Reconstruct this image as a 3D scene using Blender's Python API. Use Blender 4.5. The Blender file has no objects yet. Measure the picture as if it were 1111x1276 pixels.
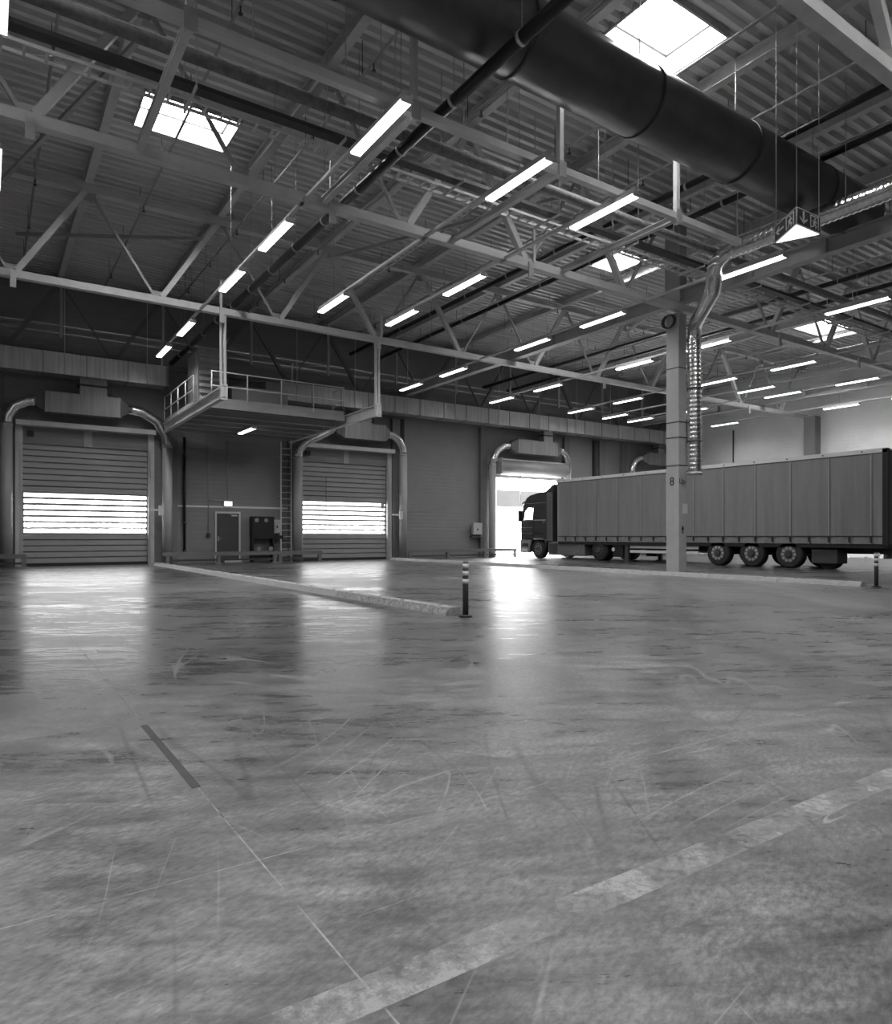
import bpy, bmesh, math, random
from mathutils import Vector, Matrix
random.seed(7)
PI = math.pi
SC = bpy.context.scene
COL = SC.collection

# ------------------------------------------------------------------ camera
# 24 mm lens held level; the building's X runs along the dock wall, Y towards it
YAW = math.atan(574.5/856.0)
cd = bpy.data.cameras.new('camera'); cam = bpy.data.objects.new('camera', cd); COL.objects.link(cam)
cam.location = (0, 0, 1.15); cam.rotation_euler = (PI/2, 0, -YAW)
cd.sensor_fit = 'VERTICAL'; cd.sensor_height = 36.0; cd.lens = 856.0/1276.0*36.0
cd.shift_y = 30.5/1276.0; cd.clip_start = 0.05; cd.clip_end = 400
SC.camera = cam

# ------------------------------------------------------------------ sky, exposure
W = bpy.data.worlds.new('overcast_sky'); SC.world = W; W.use_nodes = True
bg = W.node_tree.nodes['Background']; bg.inputs[0].default_value = (1, 1, 1, 1); bg.inputs[1].default_value = 28.0
SC.view_settings.view_transform = 'Standard'; SC.view_settings.look = 'None'
SC.view_settings.gamma = 1.0; SC.view_settings.use_curve_mapping = False
SC.view_settings.exposure = 0.9
SC.cycles.max_bounces = 8; SC.cycles.diffuse_bounces = 4; SC.cycles.glossy_bounces = 4
SC.cycles.transparent_max_bounces = 12; SC.cycles.sample_clamp_indirect = 3.0
LAMP = 2.6         # radiance of a fluorescent diffuser seen from the side
LAMP_W = 27.0      # light each lamp throws down through its reflector

def portal(loc, rot, sx, sy):
    # daylight portal filling a modelled opening (guides sampling of the sky, adds no light)
    l = bpy.data.lights.new('sky_portal', 'AREA'); l.shape = 'RECTANGLE'; l.size = sx; l.size_y = sy
    l.cycles.is_portal = True
    o = bpy.data.objects.new('sky_portal', l); COL.objects.link(o); o.location = loc; o.rotation_euler = rot
SKY = [(10.4, 12.5, 8.4, 9.9), (3.05, 5.2, 16.8, 18.3), (18.0, 20.1, 16.8, 18.3), (32.6, 34.9, 16.8, 18.3), (-4.2, -2.1, 8.4, 9.9),
       (3.05, 5.2, 0.0, 1.5), (10.4, 12.5, 0.0, 1.5), (-0.6, 1.5, 0.0, 1.5), (6.7, 8.8, -4.2, -2.7), (-4.2, -2.1, 0.0, 1.5), (3.05, 5.2, -4.2, -2.7), (-0.6, 1.5, -4.2, -2.7)]  # entries out of view are skylights added to brighten the foreground floor
WY = 30.8           # inner face of the dock wall
for (x0, x1, y0, y1) in SKY: portal(((x0+x1)/2, (y0+y1)/2, 11.9), (0, 0, 0), x1-x0, y1-y0)
for (x0, x1, z0, z1) in [(1.2, 5.65, 1.25, 2.87), (12.45, 17.0, 1.25, 2.87), (24.0, 29.0, 0.02, 4.7)]:
    portal(((x0+x1)/2, WY+0.12, (z0+z1)/2), (-PI/2, 0, 0), x1-x0, z1-z0)

# ------------------------------------------------------------------ materials
def nt(name):
    m = bpy.data.materials.new(name); m.use_nodes = True
    t = m.node_tree; return m, t, t.nodes, t.links, t.nodes['Principled BSDF']
def mat(name, g, rough=0.6, metal=0.0, var=0.12, scale=3.0, stretch=(1, 1, 1), wave=None, bump=0.0, spec=0.5, rvar=0.0):
    m, t, N, L, P = nt(name)
    P.inputs['Roughness'].default_value = rough; P.inputs['Metallic'].default_value = metal
    P.inputs['Specular IOR Level'].default_value = spec
    geo = N.new('ShaderNodeNewGeometry'); mp = N.new('ShaderNodeMapping'); mp.inputs['Scale'].default_value = stretch
    L.new(geo.outputs['Position'], mp.inputs['Vector'])
    nz = N.new('ShaderNodeTexNoise'); nz.inputs['Scale'].default_value = scale; nz.inputs['Detail'].default_value = 6; nz.inputs['Roughness'].default_value = 0.6
    L.new(mp.outputs[0], nz.inputs['Vector'])
    cr = N.new('ShaderNodeMapRange'); cr.inputs[1].default_value = 0.3; cr.inputs[2].default_value = 0.7
    cr.inputs[3].default_value = g*(1-var); cr.inputs[4].default_value = g*(1+var)
    L.new(nz.outputs[0], cr.inputs[0])
    L.new(cr.outputs[0], P.inputs['Base Color'])
    if rvar:
        rr = N.new('ShaderNodeMapRange'); rr.inputs[1].default_value = 0.3; rr.inputs[2].default_value = 0.7
        rr.inputs[3].default_value = max(0.02, rough-rvar); rr.inputs[4].default_value = rough+rvar
        L.new(nz.outputs[0], rr.inputs[0]); L.new(rr.outputs[0], P.inputs['Roughness'])
    if wave:                                        # (axis, period m, depth)
        ax, per, dep = wave
        sp = N.new('ShaderNodeSeparateXYZ'); L.new(geo.outputs['Position'], sp.inputs[0])
        mm = N.new('ShaderNodeMath'); mm.operation = 'MULTIPLY'; mm.inputs[1].default_value = 1.0/per; L.new(sp.outputs[ax], mm.inputs[0])
        fr = N.new('ShaderNodeMath'); fr.operation = 'FRACT'; L.new(mm.outputs[0], fr.inputs[0])
        pp = N.new('ShaderNodeMath'); pp.operation = 'PINGPONG'; pp.inputs[1].default_value = 0.5; L.new(fr.outputs[0], pp.inputs[0])
        st = N.new('ShaderNodeMapRange'); st.inputs[1].default_value = 0.03; st.inputs[2].default_value = 0.1; L.new(pp.outputs[0], st.inputs[0])
        bp = N.new('ShaderNodeBump'); bp.inputs['Distance'].default_value = dep; bp.inputs['Strength'].default_value = 1.0
        L.new(st.outputs[0], bp.inputs['Height']); L.new(bp.outputs[0], P.inputs['Normal'])
    elif bump:
        bp = N.new('ShaderNodeBump'); bp.inputs['Distance'].default_value = bump; bp.inputs['Strength'].default_value = 1.0
        L.new(nz.outputs[0], bp.inputs['Height']); L.new(bp.outputs[0], P.inputs['Normal'])
    return m
def emis(name, s, g=1.0):
    m, t, N, L, P = nt(name)
    P.inputs['Base Color'].default_value = (g, g, g, 1)
    P.inputs['Emission Color'].default_value = (1, 1, 1, 1); P.inputs['Emission Strength'].default_value = s
    m.cycles.emission_sampling = 'FRONT'
    return m
def glass(name, tint=0.9, gloss=0.06):
    m, t, N, L, P = nt(name); N.remove(P)
    tr = N.new('ShaderNodeBsdfTransparent'); tr.inputs[0].default_value = (tint, tint, tint, 1)
    gl = N.new('ShaderNodeBsdfGlossy'); gl.inputs['Roughness'].default_value = 0.05
    mx = N.new('ShaderNodeMixShader'); mx.inputs[0].default_value = gloss
    L.new(tr.outputs[0], mx.inputs[1]); L.new(gl.outputs[0], mx.inputs[2]); L.new(mx.outputs[0], N['Material Output'].inputs[0])
    return m

ZONE_OFFSET = (-7.0, 5.0, 0)
def floor_material():
    m, t, N, L, P = nt('polished_concrete')
    geo = N.new('ShaderNodeNewGeometry')
    def noise(scale, rot=0.0, st=(1, 1, 1), det=6, rough=0.6, dist=0.0, off=(0, 0, 0)):
        mp = N.new('ShaderNodeMapping'); mp.vector_type = 'TEXTURE'
        mp.inputs['Rotation'].default_value = (0, 0, rot); mp.inputs['Scale'].default_value = st; mp.inputs['Location'].default_value = off
        L.new(geo.outputs['Position'], mp.inputs['Vector'])
        n = N.new('ShaderNodeTexNoise'); n.inputs['Scale'].default_value = scale; n.inputs['Detail'].default_value = det
        n.inputs['Roughness'].default_value = rough; n.inputs['Distortion'].default_value = dist
        L.new(mp.outputs[0], n.inputs['Vector']); return n.outputs[0]
    def rng(s, a, b, c, d):
        r = N.new('ShaderNodeMapRange'); r.inputs[1].default_value = a; r.inputs[2].default_value = b; r.inputs[3].default_value = c; r.inputs[4].default_value = d
        L.new(s, r.inputs[0]); return r.outputs[0]
    def op(o, a, b):
        n = N.new('ShaderNodeMath'); n.operation = o
        for i, s in enumerate((a, b)):
            if isinstance(s, (int, float)): n.inputs[i].default_value = s
            else: L.new(s, n.inputs[i])
        return n.outputs[0]
    big = noise(0.3, 0.4, (1.8, 1, 1), 6, 0.62, 0.6)           # metre-wide stains
    pale_zone = noise(0.1, 0.3, (1.4, 1, 1), 5, 0.6, 0.4, ZONE_OFFSET)      # broad paler zones, offset to make the near floor paler
    mid = noise(1.3, -0.6, (3.5, 1, 1), 10, 0.68, 0.3)         # drag marks
    mid2 = noise(1.6, 0.95, (4.5, 1, 1), 10, 0.68, 0.3)
    fine = noise(7.0, -0.5, (3.5, 1, 1), 10, 0.72)
    grit = noise(45.0, 0.3, (2, 1, 1), 6, 0.7)
    c = op('MULTIPLY', rng(big, 0.25, 0.75, 0.7, 1.3), rng(pale_zone, 0.36, 0.62, 0.6, 1.7))
    c = op('MULTIPLY', c, rng(mid, 0.25, 0.75, 0.5, 1.5))
    c = op('MULTIPLY', c, rng(mid2, 0.28, 0.72, 0.55, 1.45))
    c = op('MULTIPLY', c, rng(fine, 0.28, 0.72, 0.25, 1.75))
    c = op('MULTIPLY', c, rng(grit, 0.28, 0.72, 0.4, 1.6))
    def lines(rot, ln, wd, eps, seed, soft=2.0):
        # thin long contour lines of stretched noise: scratches and wheel marks
        n = noise(1.0, rot, (ln, wd, 1), 1, 0.4, seed)
        dlt = op('ABSOLUTE', op('SUBTRACT', n, 0.5), 0.0)
        return rng(dlt, eps*0.4, eps*soft, 1, 0)
    scm = None
    for rot, ln, wd, eps, sd, msk in [(0.15, 3.5, 0.30, 0.0035, 0.0, 0.9), (0.7, 3.0, 0.35, 0.0035, 0.1, 0.8), (1.3, 2.6, 0.35, 0.003, 0.0, 1.1), (2.0, 3.2, 0.4, 0.0035, 0.2, 0.7), (2.6, 2.2, 0.3, 0.003, 0.0, 1.0)]:
        l1 = op('MULTIPLY', lines(rot, ln, wd, eps, sd), rng(noise(msk, rot+0.5, (2.0, 1, 1), 4, 0.6), 0.52, 0.64, 0, 1))
        scm = l1 if scm is None else op('MAXIMUM', scm, l1)
    dk = None
    for rot, ln, wd, eps, msk in [(0.45, 6.0, 0.9, 0.005, 0.5), (1.45, 5.0, 0.7, 0.004, 0.6), (0.95, 4.0, 0.6, 0.004, 0.7), (2.3, 4.0, 0.6, 0.004, 0.55)]:
        l1 = op('MULTIPLY', lines(rot, ln, wd, eps, 0.4, 3.0), rng(noise(msk, rot, (1.5, 1, 1), 4, 0.6), 0.5, 0.66, 0, 1))
        dk = l1 if dk is None else op('MAXIMUM', dk, l1)
    c = op('MULTIPLY', c, op('SUBTRACT', 1.0, op('MULTIPLY', dk, 0.4)))
    col = op('MULTIPLY', c, 0.07)
    col = op('ADD', col, op('MULTIPLY', scm, 0.1))
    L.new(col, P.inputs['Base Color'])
    r = op('ADD', rng(mid, 0.3, 0.7, 0.18, 0.34), rng(pale_zone, 0.36, 0.62, 0.0, 0.1))
    r = op('ADD', r, rng(fine, 0.3, 0.7, -0.08, 0.1)); r = op('ADD', r, op('MULTIPLY', scm, 0.15))
    L.new(r, P.inputs['Roughness'])
    P.inputs['Specular IOR Level'].default_value = 0.36
    return m
def worn_paint():
    m, t, N, L, P = nt('worn_white_paint')
    P.inputs['Base Color'].default_value = (0.27, 0.27, 0.27, 1); P.inputs['Roughness'].default_value = 0.5
    geo = N.new('ShaderNodeNewGeometry')
    n1 = N.new('ShaderNodeTexNoise'); n1.inputs['Scale'].default_value = 26; n1.inputs['Detail'].default_value = 8; n1.inputs['Roughness'].default_value = 0.75
    n2 = N.new('ShaderNodeTexNoise'); n2.inputs['Scale'].default_value = 3.2; n2.inputs['Detail'].default_value = 4
    L.new(geo.outputs['Position'], n1.inputs['Vector']); L.new(geo.outputs['Position'], n2.inputs['Vector'])
    ad = N.new('ShaderNodeMath'); ad.operation = 'ADD'; L.new(n1.outputs[0], ad.inputs[0]); L.new(n2.outputs[0], ad.inputs[1])
    r = N.new('ShaderNodeMapRange'); r.inputs[1].default_value = 0.86; r.inputs[2].default_value = 1.16; r.inputs[3].default_value = 0.0; r.inputs[4].default_value = 0.75
    L.new(ad.outputs[0], r.inputs[0])
    tr = N.new('ShaderNodeBsdfTransparent'); mx = N.new('ShaderNodeMixShader')
    L.new(r.outputs[0], mx.inputs[0]); L.new(tr.outputs[0], mx.inputs[1]); L.new(P.outputs[0], mx.inputs[2]); L.new(mx.outputs[0], N['Material Output'].inputs[0])
    return m

M = dict(
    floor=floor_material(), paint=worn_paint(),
    seal=mat('joint_sealant', 0.17, 0.8, var=0.6, scale=9), seal_dark=mat('dark_joint_sealant', 0.035, 0.7, var=0.3, scale=9),
    wall=mat('sandwich_panel', 0.24, 0.5, var=0.06, scale=1.2, wave=(2, 0.2, 0.004)),
    wall_pale=mat('pale_sandwich_panel', 0.8, 0.5, var=0.05, scale=1.2, wave=(2, 0.2, 0.004)),
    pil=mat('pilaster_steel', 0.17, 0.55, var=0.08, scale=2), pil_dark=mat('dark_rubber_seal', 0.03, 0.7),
    deck=mat('galvanised_roof_deck', 0.7, 0.42, 0.15, var=0.18, scale=1.2, stretch=(0.25, 3, 1)),
    steel=mat('grey_painted_steel', 0.62, 0.5, var=0.1, scale=2.5), steel2=mat('dull_painted_steel', 0.4, 0.5, var=0.12, scale=2.5),
    galv=mat('galvanised_sheet', 0.58, 0.34, 0.6, var=0.22, scale=2.0, stretch=(5, 1, 0.25), rvar=0.08),
    galv_dull=mat('galvanised_plenum', 0.3, 0.42, 0.5, var=0.2, scale=2.0, stretch=(6, 1, 0.2), rvar=0.06),
    chrome=mat('bright_spiral_duct', 0.8, 0.24, 1.0, var=0.12, scale=4),
    duct=mat('dark_spiral_duct', 0.16, 0.36, 0.75, var=0.15, scale=1.5), duct_seam=mat('duct_seam', 0.05, 0.5),
    black=mat('black_pipe', 0.012, 0.32, var=0.2), dark=mat('dark_steel', 0.05, 0.5, var=0.2), rubber=mat('tyre_rubber', 0.018, 0.75, var=0.2, scale=8),
    insul=mat('insulated_pipe_jacket', 0.2, 0.7, var=0.35, scale=7, bump=0.01),
    white=mat('white_enamel', 0.62, 0.45, var=0.04), post=mat('light_grey_duct_post', 0.42, 0.4, var=0.05, scale=2),
    slat=mat('aluminium_door_slat', 0.4, 0.42, 0.2, var=0.06, scale=2), conc=mat('pale_concrete', 0.4, 0.75, var=0.07, scale=3, bump=0.003),
    conc2=mat('kerb_paint', 0.33, 0.6, var=0.14, scale=6, bump=0.001), scuff=mat('scuffed_kerb', 0.25, 0.7, var=0.55, scale=16, bump=0.004),
    curtain=mat('grey_tarpaulin', 0.2, 0.5, var=0.1, scale=2, stretch=(1, 3, 0.3), bump=0.006), strap=mat('pale_webbing', 0.3, 0.7),
    cab=mat('dark_cab_paint', 0.05, 0.22, var=0.15, scale=2), cab3=mat('pale_cab_panel', 0.3, 0.3, 0.3, var=0.15, scale=3), cab2=mat('grey_cab_panel', 0.15, 0.35, var=0.1, scale=2), rim=mat('steel_rim', 0.42, 0.35, 0.6, var=0.1), rimd=mat('dusty_dark_rim', 0.09, 0.5, 0.3, var=0.2),  # cab3: paler cab tone, also used for painted highlights
    panel=mat('dark_green_sign_face', 0.03, 0.35), glyph=mat('white_sign_print', 0.75, 0.5), ink=mat('black_print', 0.01, 0.6),
    door=mat('dark_grey_door', 0.07, 0.45, var=0.08), asphalt=mat('pale_yard_concrete', 0.5, 0.8, var=0.1), yard=mat('yard_building', 0.8, 0.7, var=0.04),
    yard2=mat('yard_grey_band', 0.02, 0.9, spec=0.0), tube=emis('fluorescent_diffuser', LAMP), exitl=emis('lit_exit_face', 0.8), pane=glass('clear_acrylic', 0.95, 0.04), doorpane=glass('smoked_acrylic', 0.42, 0.04), cabglass=glass('cab_glass', 0.82, 0.08),
)

# ------------------------------------------------------------------ mesh helpers
def wl(o):
    v = Vector((0, 0, 0))
    while o: v += o.location; o = o.parent
    return v
class MB:
    def __init__(s): s.v = []; s.f = []; s.sm = []
    def add(s, vs, fs, smooth=False):
        b = len(s.v); s.v += [tuple(v) for v in vs]; s.f += [tuple(i+b for i in f) for f in fs]
        s.sm += [smooth]*len(fs) if isinstance(smooth, bool) else smooth
        return s
    def box(s, x0, x1, y0, y1, z0, z1):
        return s.add([(x0,y0,z0),(x1,y0,z0),(x1,y1,z0),(x0,y1,z0),(x0,y0,z1),(x1,y0,z1),(x1,y1,z1),(x0,y1,z1)],
                     [(0,3,2,1),(4,5,6,7),(0,1,5,4),(1,2,6,5),(2,3,7,6),(3,0,4,7)])
    def bar(s, p, q, w, h=None, up=(0, 0, 1)):
        h = h or w; p = Vector(p); q = Vector(q); d = (q-p).normalized(); u = Vector(up)
        if abs(d.dot(u)) > 0.98: u = Vector((0, 1, 0))
        a = d.cross(u).normalized()*(w/2); b = a.cross(d).normalized()*(h/2)
        vs = [e+i*a+j*b for e in (p, q) for i, j in ((-1,-1),(1,-1),(1,1),(-1,1))]
        return s.add(vs, [(3,2,1,0),(4,5,6,7),(0,1,5,4),(1,2,6,5),(2,3,7,6),(3,0,4,7)])
    def ibeam(s, p, q, w, h, t=0.025, up=(0, 0, 1)):
        p = Vector(p); q = Vector(q); d = (q-p).normalized(); u = Vector(up); a = d.cross(u).normalized(); b = a.cross(d).normalized()
        for off, ww, hh in ((h/2-t/2, w, t), (-h/2+t/2, w, t), (0, t*0.7, h-2*t)): s.bar(p+b*off, q+b*off, ww, hh, up)
        return s
    def sweep(s, pts, rad, n=16, caps=True, smooth=True):
        pts = [Vector(p) for p in pts]; m = len(pts)
        rad = [rad]*m if isinstance(rad, (int, float)) else rad
        ref = None; vs = []
        for i, p in enumerate(pts):
            d = ((pts[min(i+1, m-1)]-pts[i]).normalized() + (pts[i]-pts[max(i-1, 0)]).normalized())
            d = d.normalized() if d.length > 1e-6 else Vector((0, 0, 1))
            if ref is None:
                ref = Vector((0, 0, 1)) if abs(d.z) < 0.9 else Vector((0, 1, 0))
            a = (ref - d*ref.dot(d)).normalized(); ref = a; b = d.cross(a)
            k = 1.0
            if 0 < i < m-1:
                k = 1.0/max(0.5, d.dot((pts[i+1]-pts[i]).normalized()))
                bend = ((pts[i+1]-pts[i]).normalized()-(pts[i]-pts[i-1]).normalized())
                bn = bend.normalized() if bend.length > 1e-4 else None
            else: bn = None
            for j in range(n):
                t = 2*PI*j/n; r = (a*math.cos(t)+b*math.sin(t))*rad[i]
                if bn is not None and k > 1.001: r += bn*(r.dot(bn))*(k-1)
                vs.append(p+r)
        fs = []
        for i in range(m-1):
            for j in range(n):
                fs.append((i*n+j, i*n+(j+1) % n, (i+1)*n+(j+1) % n, (i+1)*n+j))
        sm = [smooth]*len(fs)
        if caps: fs += [tuple(range(n))[::-1], tuple(range((m-1)*n, m*n))]; sm += [False, False]
        return s.add(vs, fs, sm)
    def tube(s, p, q, r, n=12): return s.sweep([p, q], r, n)
    def prism(s, poly, axis, a, b):
        # poly: 2D outline; axis 0: (y,z) along x; 1: (x,z) along y; 2: (x,y) along z
        def P(c, t): return (t, c[0], c[1]) if axis == 0 else (c[0], t, c[1]) if axis == 1 else (c[0], c[1], t)
        n = len(poly)
        return s.add([P(c, a) for c in poly]+[P(c, b) for c in poly], [tuple(range(n))[::-1], tuple(range(n, 2*n))]+[(i, (i+1) % n, n+(i+1) % n, n+i) for i in range(n)])
    def build(s, name, m, parent=None, loc=None, bevel=0.0, kind=None, flip=False):
        off = Vector(loc) if loc else (wl(parent) if parent else Vector((0, 0, 0)))
        me = bpy.data.meshes.new(name); me.from_pydata([tuple(Vector(v)-off) for v in s.v], [], s.f); 
        me.polygons.foreach_set('use_smooth', s.sm)
        bm = bmesh.new(); bm.from_mesh(me)
        if bevel:
            es = [e for e in bm.edges if len(e.link_faces) == 2 and e.calc_face_angle(0) > 0.6]
            bmesh.ops.bevel(bm, geom=es, offset=bevel, segments=2, affect='EDGES', profile=0.5)
        bmesh.ops.recalc_face_normals(bm, faces=bm.faces)
        if flip:                                    # open shells: make every face look away from the shell's inside (downwards)
            bmesh.ops.reverse_faces(bm, faces=[f for f in bm.faces if f.normal.z > 0])
        bm.to_mesh(me); bm.free()
        me.materials.append(M[m] if isinstance(m, str) else m)
        o = bpy.data.objects.new(name, me); COL.objects.link(o)
        if parent: o.parent = parent
        elif loc: o.location = loc
        if kind: o['kind'] = kind
        return o
def tag(o, label, cat, group=None, kind=None):
    o['label'] = label
    if cat: o['category'] = cat
    if group: o['group'] = group
    if kind: o['kind'] = kind
    return o
def thing(name, label, cat, loc=(0, 0, 0), group=None, kind=None):
    o = bpy.data.objects.new(name, None); COL.objects.link(o); o.location = loc; o.empty_display_size = 0.2
    return tag(o, label, cat, group, kind)
def copy_tree(o, parent=None):
    c = o.copy(); COL.objects.link(c); c.parent = parent
    for ch in list(o.children): copy_tree(ch, c)
    return c
def at(o, loc, label, cat=None, group=None):
    o.location = loc; o['label'] = label; return o
def text_part(s, size, m, parent, loc, rot, name='printed_lettering'):
    cu = bpy.data.curves.new(name, 'FONT'); cu.body = s; cu.size = size; cu.extrude = 0.002; cu.align_x = 'CENTER'; cu.align_y = 'CENTER'
    t = bpy.data.objects.new(name+'_source', cu); COL.objects.link(t)
    dg = bpy.context.evaluated_depsgraph_get(); me = bpy.data.meshes.new_from_object(t.evaluated_get(dg))
    bpy.data.objects.remove(t); bpy.data.curves.remove(cu)
    me.name = name; me.materials.clear(); me.materials.append(M[m])
    o = bpy.data.objects.new(name, me); COL.objects.link(o); o.parent = parent
    o.location = Vector(loc)-wl(parent); o.rotation_euler = rot
    return o
def arc(cx, cz, r, a0, a1, n, y):
    return [(cx+r*math.cos(a0+(a1-a0)*i/n), y, cz+r*math.sin(a0+(a1-a0)*i/n)) for i in range(n+1)]

XL, XR, YN, ZR = -9.0, 39.6, -9.0, 11.3
# ------------------------------------------------------------------ floor
fl = MB().box(XL, XR, YN, WY+0.6, -0.3, -0.0005).build('floor', 'seal', kind='structure')
tag(fl, 'polished grey concrete hall floor cast in slabs with worn joints', 'floor')
GX = [XL]+[0.81+4.95*k for k in range(-1, 9)][:-0 or None]; GX = [x for x in GX if x < XR-1]+[XR]
GY = [YN]+[2.40+4.93*k for k in range(-2, 6)]+[WY+0.6]
for i in range(len(GX)-1):
    for j in range(len(GY)-1):
        g = 0.0035
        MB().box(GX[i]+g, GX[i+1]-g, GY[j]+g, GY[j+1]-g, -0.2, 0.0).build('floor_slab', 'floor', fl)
MB().box(0.785, 0.825, 3.25, 4.5, -0.001, 0.001).build('joint_repair_strip', 'seal_dark', fl)
ln = MB().add([(0.35,1.475,0.001),(3.75,1.475,0.001),(3.75,1.61,0.001),(0.35,1.61,0.001)],[(0,1,2,3)]).build('floor_line', 'paint', loc=(1.9, 1.54, 0.0))
tag(ln, 'worn white painted line across the concrete in the foreground', 'floor marking')
MB().box(-20, 80, WY+0.6, 75, -0.4, -0.02).build('ground', 'asphalt', kind='structure')
tag(bpy.data.objects['ground'], 'pale concrete yard outside the dock doors', 'ground')

# ------------------------------------------------------------------ walls
wb = MB(); HOLES = [(1.2, 5.65, 0, 4.7), (12.45, 17.0, 0, 4.7), (23.95, 29.0, 0, 4.75)]
xs = XL
for (a, b, z0, z1) in HOLES:
    wb.box(xs, a, WY, WY+0.25, 0, ZR+0.3); wb.box(a, b, WY, WY+0.25, z1, ZR+0.3); xs = b
wb.box(xs, XR+0.3, WY, WY+0.25, 0, ZR+0.3)
tag(wb.build('wall_far', 'wall', kind='structure'), 'grey ribbed panel wall with the dock doors', 'wall')
tag(MB().box(XR, XR+0.25, YN, WY, 0, ZR+0.3).build('wall_right', 'wall_pale', kind='structure'), 'pale ribbed panel wall behind the truck', 'wall')
tag(MB().box(XL-0.25, XL, YN, WY, 0, ZR+0.3).build('wall_left', 'wall', kind='structure'), 'grey panel wall on the left side of the hall', 'wall')
tag(MB().box(XL-0.25, XR+0.25, YN-0.25, YN, 0, ZR+0.3).build('wall_near', 'wall', kind='structure'), 'grey panel wall behind the viewer', 'wall')

# roof deck: trapezoid ribs running along X, openings for the skylights
PITCH = 0.3; DEP = 0.12
prof = []
k = 0; y = YN
while y < WY+0.3:
    for dy, dz in ((0, 0), (0.12, 0), (0.15, DEP), (0.27, DEP)): prof.append((y+dy, ZR+dz))
    y += PITCH
xb = sorted(set([XL, XR]+[x for s in SKY for x in s[:2]]))
deck = MB()
vs = [(x, p[0], p[1]) for x in xb for p in prof]; fs = []
for i in range(len(xb)-1):
    xm = (xb[i]+xb[i+1])/2
    for j in range(len(prof)-1):
        ym = (prof[j][0]+prof[j+1][0])/2
        if any(s[0] < xm < s[1] and s[2] < ym < s[3] for s in SKY): continue
        a = i*len(prof)+j; b = (i+1)*len(prof)+j; fs.append((a, b, b+1, a+1))
deck.add(vs, fs)
tag(deck.build('ceiling', 'deck', kind='structure'), 'corrugated metal roof deck', 'ceiling')
for n, (x0, x1, y0, y1) in enumerate(SKY):
    w = thing('window_%d' % (n+1), ['bright skylight above the big spiral duct', 'bright skylight over the upper left roof trusses', 'skylight just left of the concrete column',
              'far skylight above the truck trailer', 'added unseen skylight left of the view', 'added unseen skylight above the viewer', 'added unseen skylight above and right of the viewer', 'added unseen skylight straight above the viewer', 'added unseen skylight right behind the viewer', 'added unseen skylight left above the viewer', 'added unseen skylight behind the viewer', 'added unseen skylight farthest behind the viewer'][n], 'skylight', (x0, y0, ZR), kind='structure')
    f = MB(); t = 0.05
    for a in ((x0-t, x0, y0-t, y1+t), (x1, x1+t, y0-t, y1+t), (x0, x1, y0-t, y0), (x0, x1, y1, y1+t)): f.box(a[0], a[1], a[2], a[3], ZR-0.03, ZR+0.55)
    f.build('upstand', 'steel2', w)
    f = MB()
    for a in ((x0, x0+t, y0, y1), (x1-t, x1, y0, y1), (x0+t, x1-t, y0, y0+t), (x0+t, x1-t, y1-t, y1)): f.box(a[0], a[1], a[2], a[3], ZR+0.45, ZR+0.52)
    f.build('window_frame', 'steel', w)
    MB().box(x0+t, x1-t, y0+t, y1-t, ZR+0.48, ZR+0.49).build('pane', 'pane', w)

# pale flashing along the panel joint at door height
for n, (a, b) in enumerate([(6.8, 11.75), (18.0, 22.85)]):
    tag(MB().box(a, b, WY-0.015, WY, 2.42, 2.5).build('trim_%d' % (n+1), 'wall_pale' if n == 0 else 'wall', kind='structure'), ['pale flashing strip on the wall beside the grey door', 'flashing strip on the blank wall bay right of the middle door'][n], 'trim')
# wall pilasters
PILX = [(0.15, 0.6), (6.35, 6.8), (11.75, 12.0), (17.25, 17.7), (22.85, 23.3), (29.2, 29.6), (32.2, 32.7), (34.3, 34.7)]
names = ['beside the left dock door', 'between the left dock door and the grey door', 'behind the wall ladder', 'right of the middle dock door', 'left of the open dock door', 'right of the open dock door', 'above the truck trailer, left of the column', 'nearest the column']
for (a, b), nm in zip(PILX, names):
    o = MB().box(a, b, WY-0.22, WY, 0, 7.2).build('wall_pilaster', 'pil', loc=((a+b)/2, WY-0.1, 0)); tag(o, 'grey steel wall pilaster '+nm, 'pilaster', 'dock wall pilasters')
o = MB().box(17.75, 17.95, WY-0.2, WY, 5.2, 7.2).build('wall_seal', 'pil_dark', loc=(17.85, WY-0.1, 5.2)); tag(o, 'black vertical seal strip above the middle dock post', 'seal strip')
o = MB().box(31.75, 31.95, WY-0.2, WY, 0, 7.2).build('wall_seal', 'pil_dark', loc=(31.85, WY-0.1, 0)); tag(o, 'black vertical seal strip above the truck trailer', 'seal strip')
pr = thing('wall_pilaster', 'pale square pilaster on the wall behind the trailer', 'pilaster', (39.3, 21, 0), 'side wall pilasters')
MB().box(39.0, XR, 20.65, 21.3, 0, 8.0).build('shaft', 'pil', pr)
tag(MB().tube((39.5, 26.1, 0), (39.5, 26.1, 7.9), 0.04, 8).build('downpipe', 'dark', loc=(39.5, 26.1, 0)), 'thin downpipe on the pale wall right of the column', 'pipe')

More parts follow.
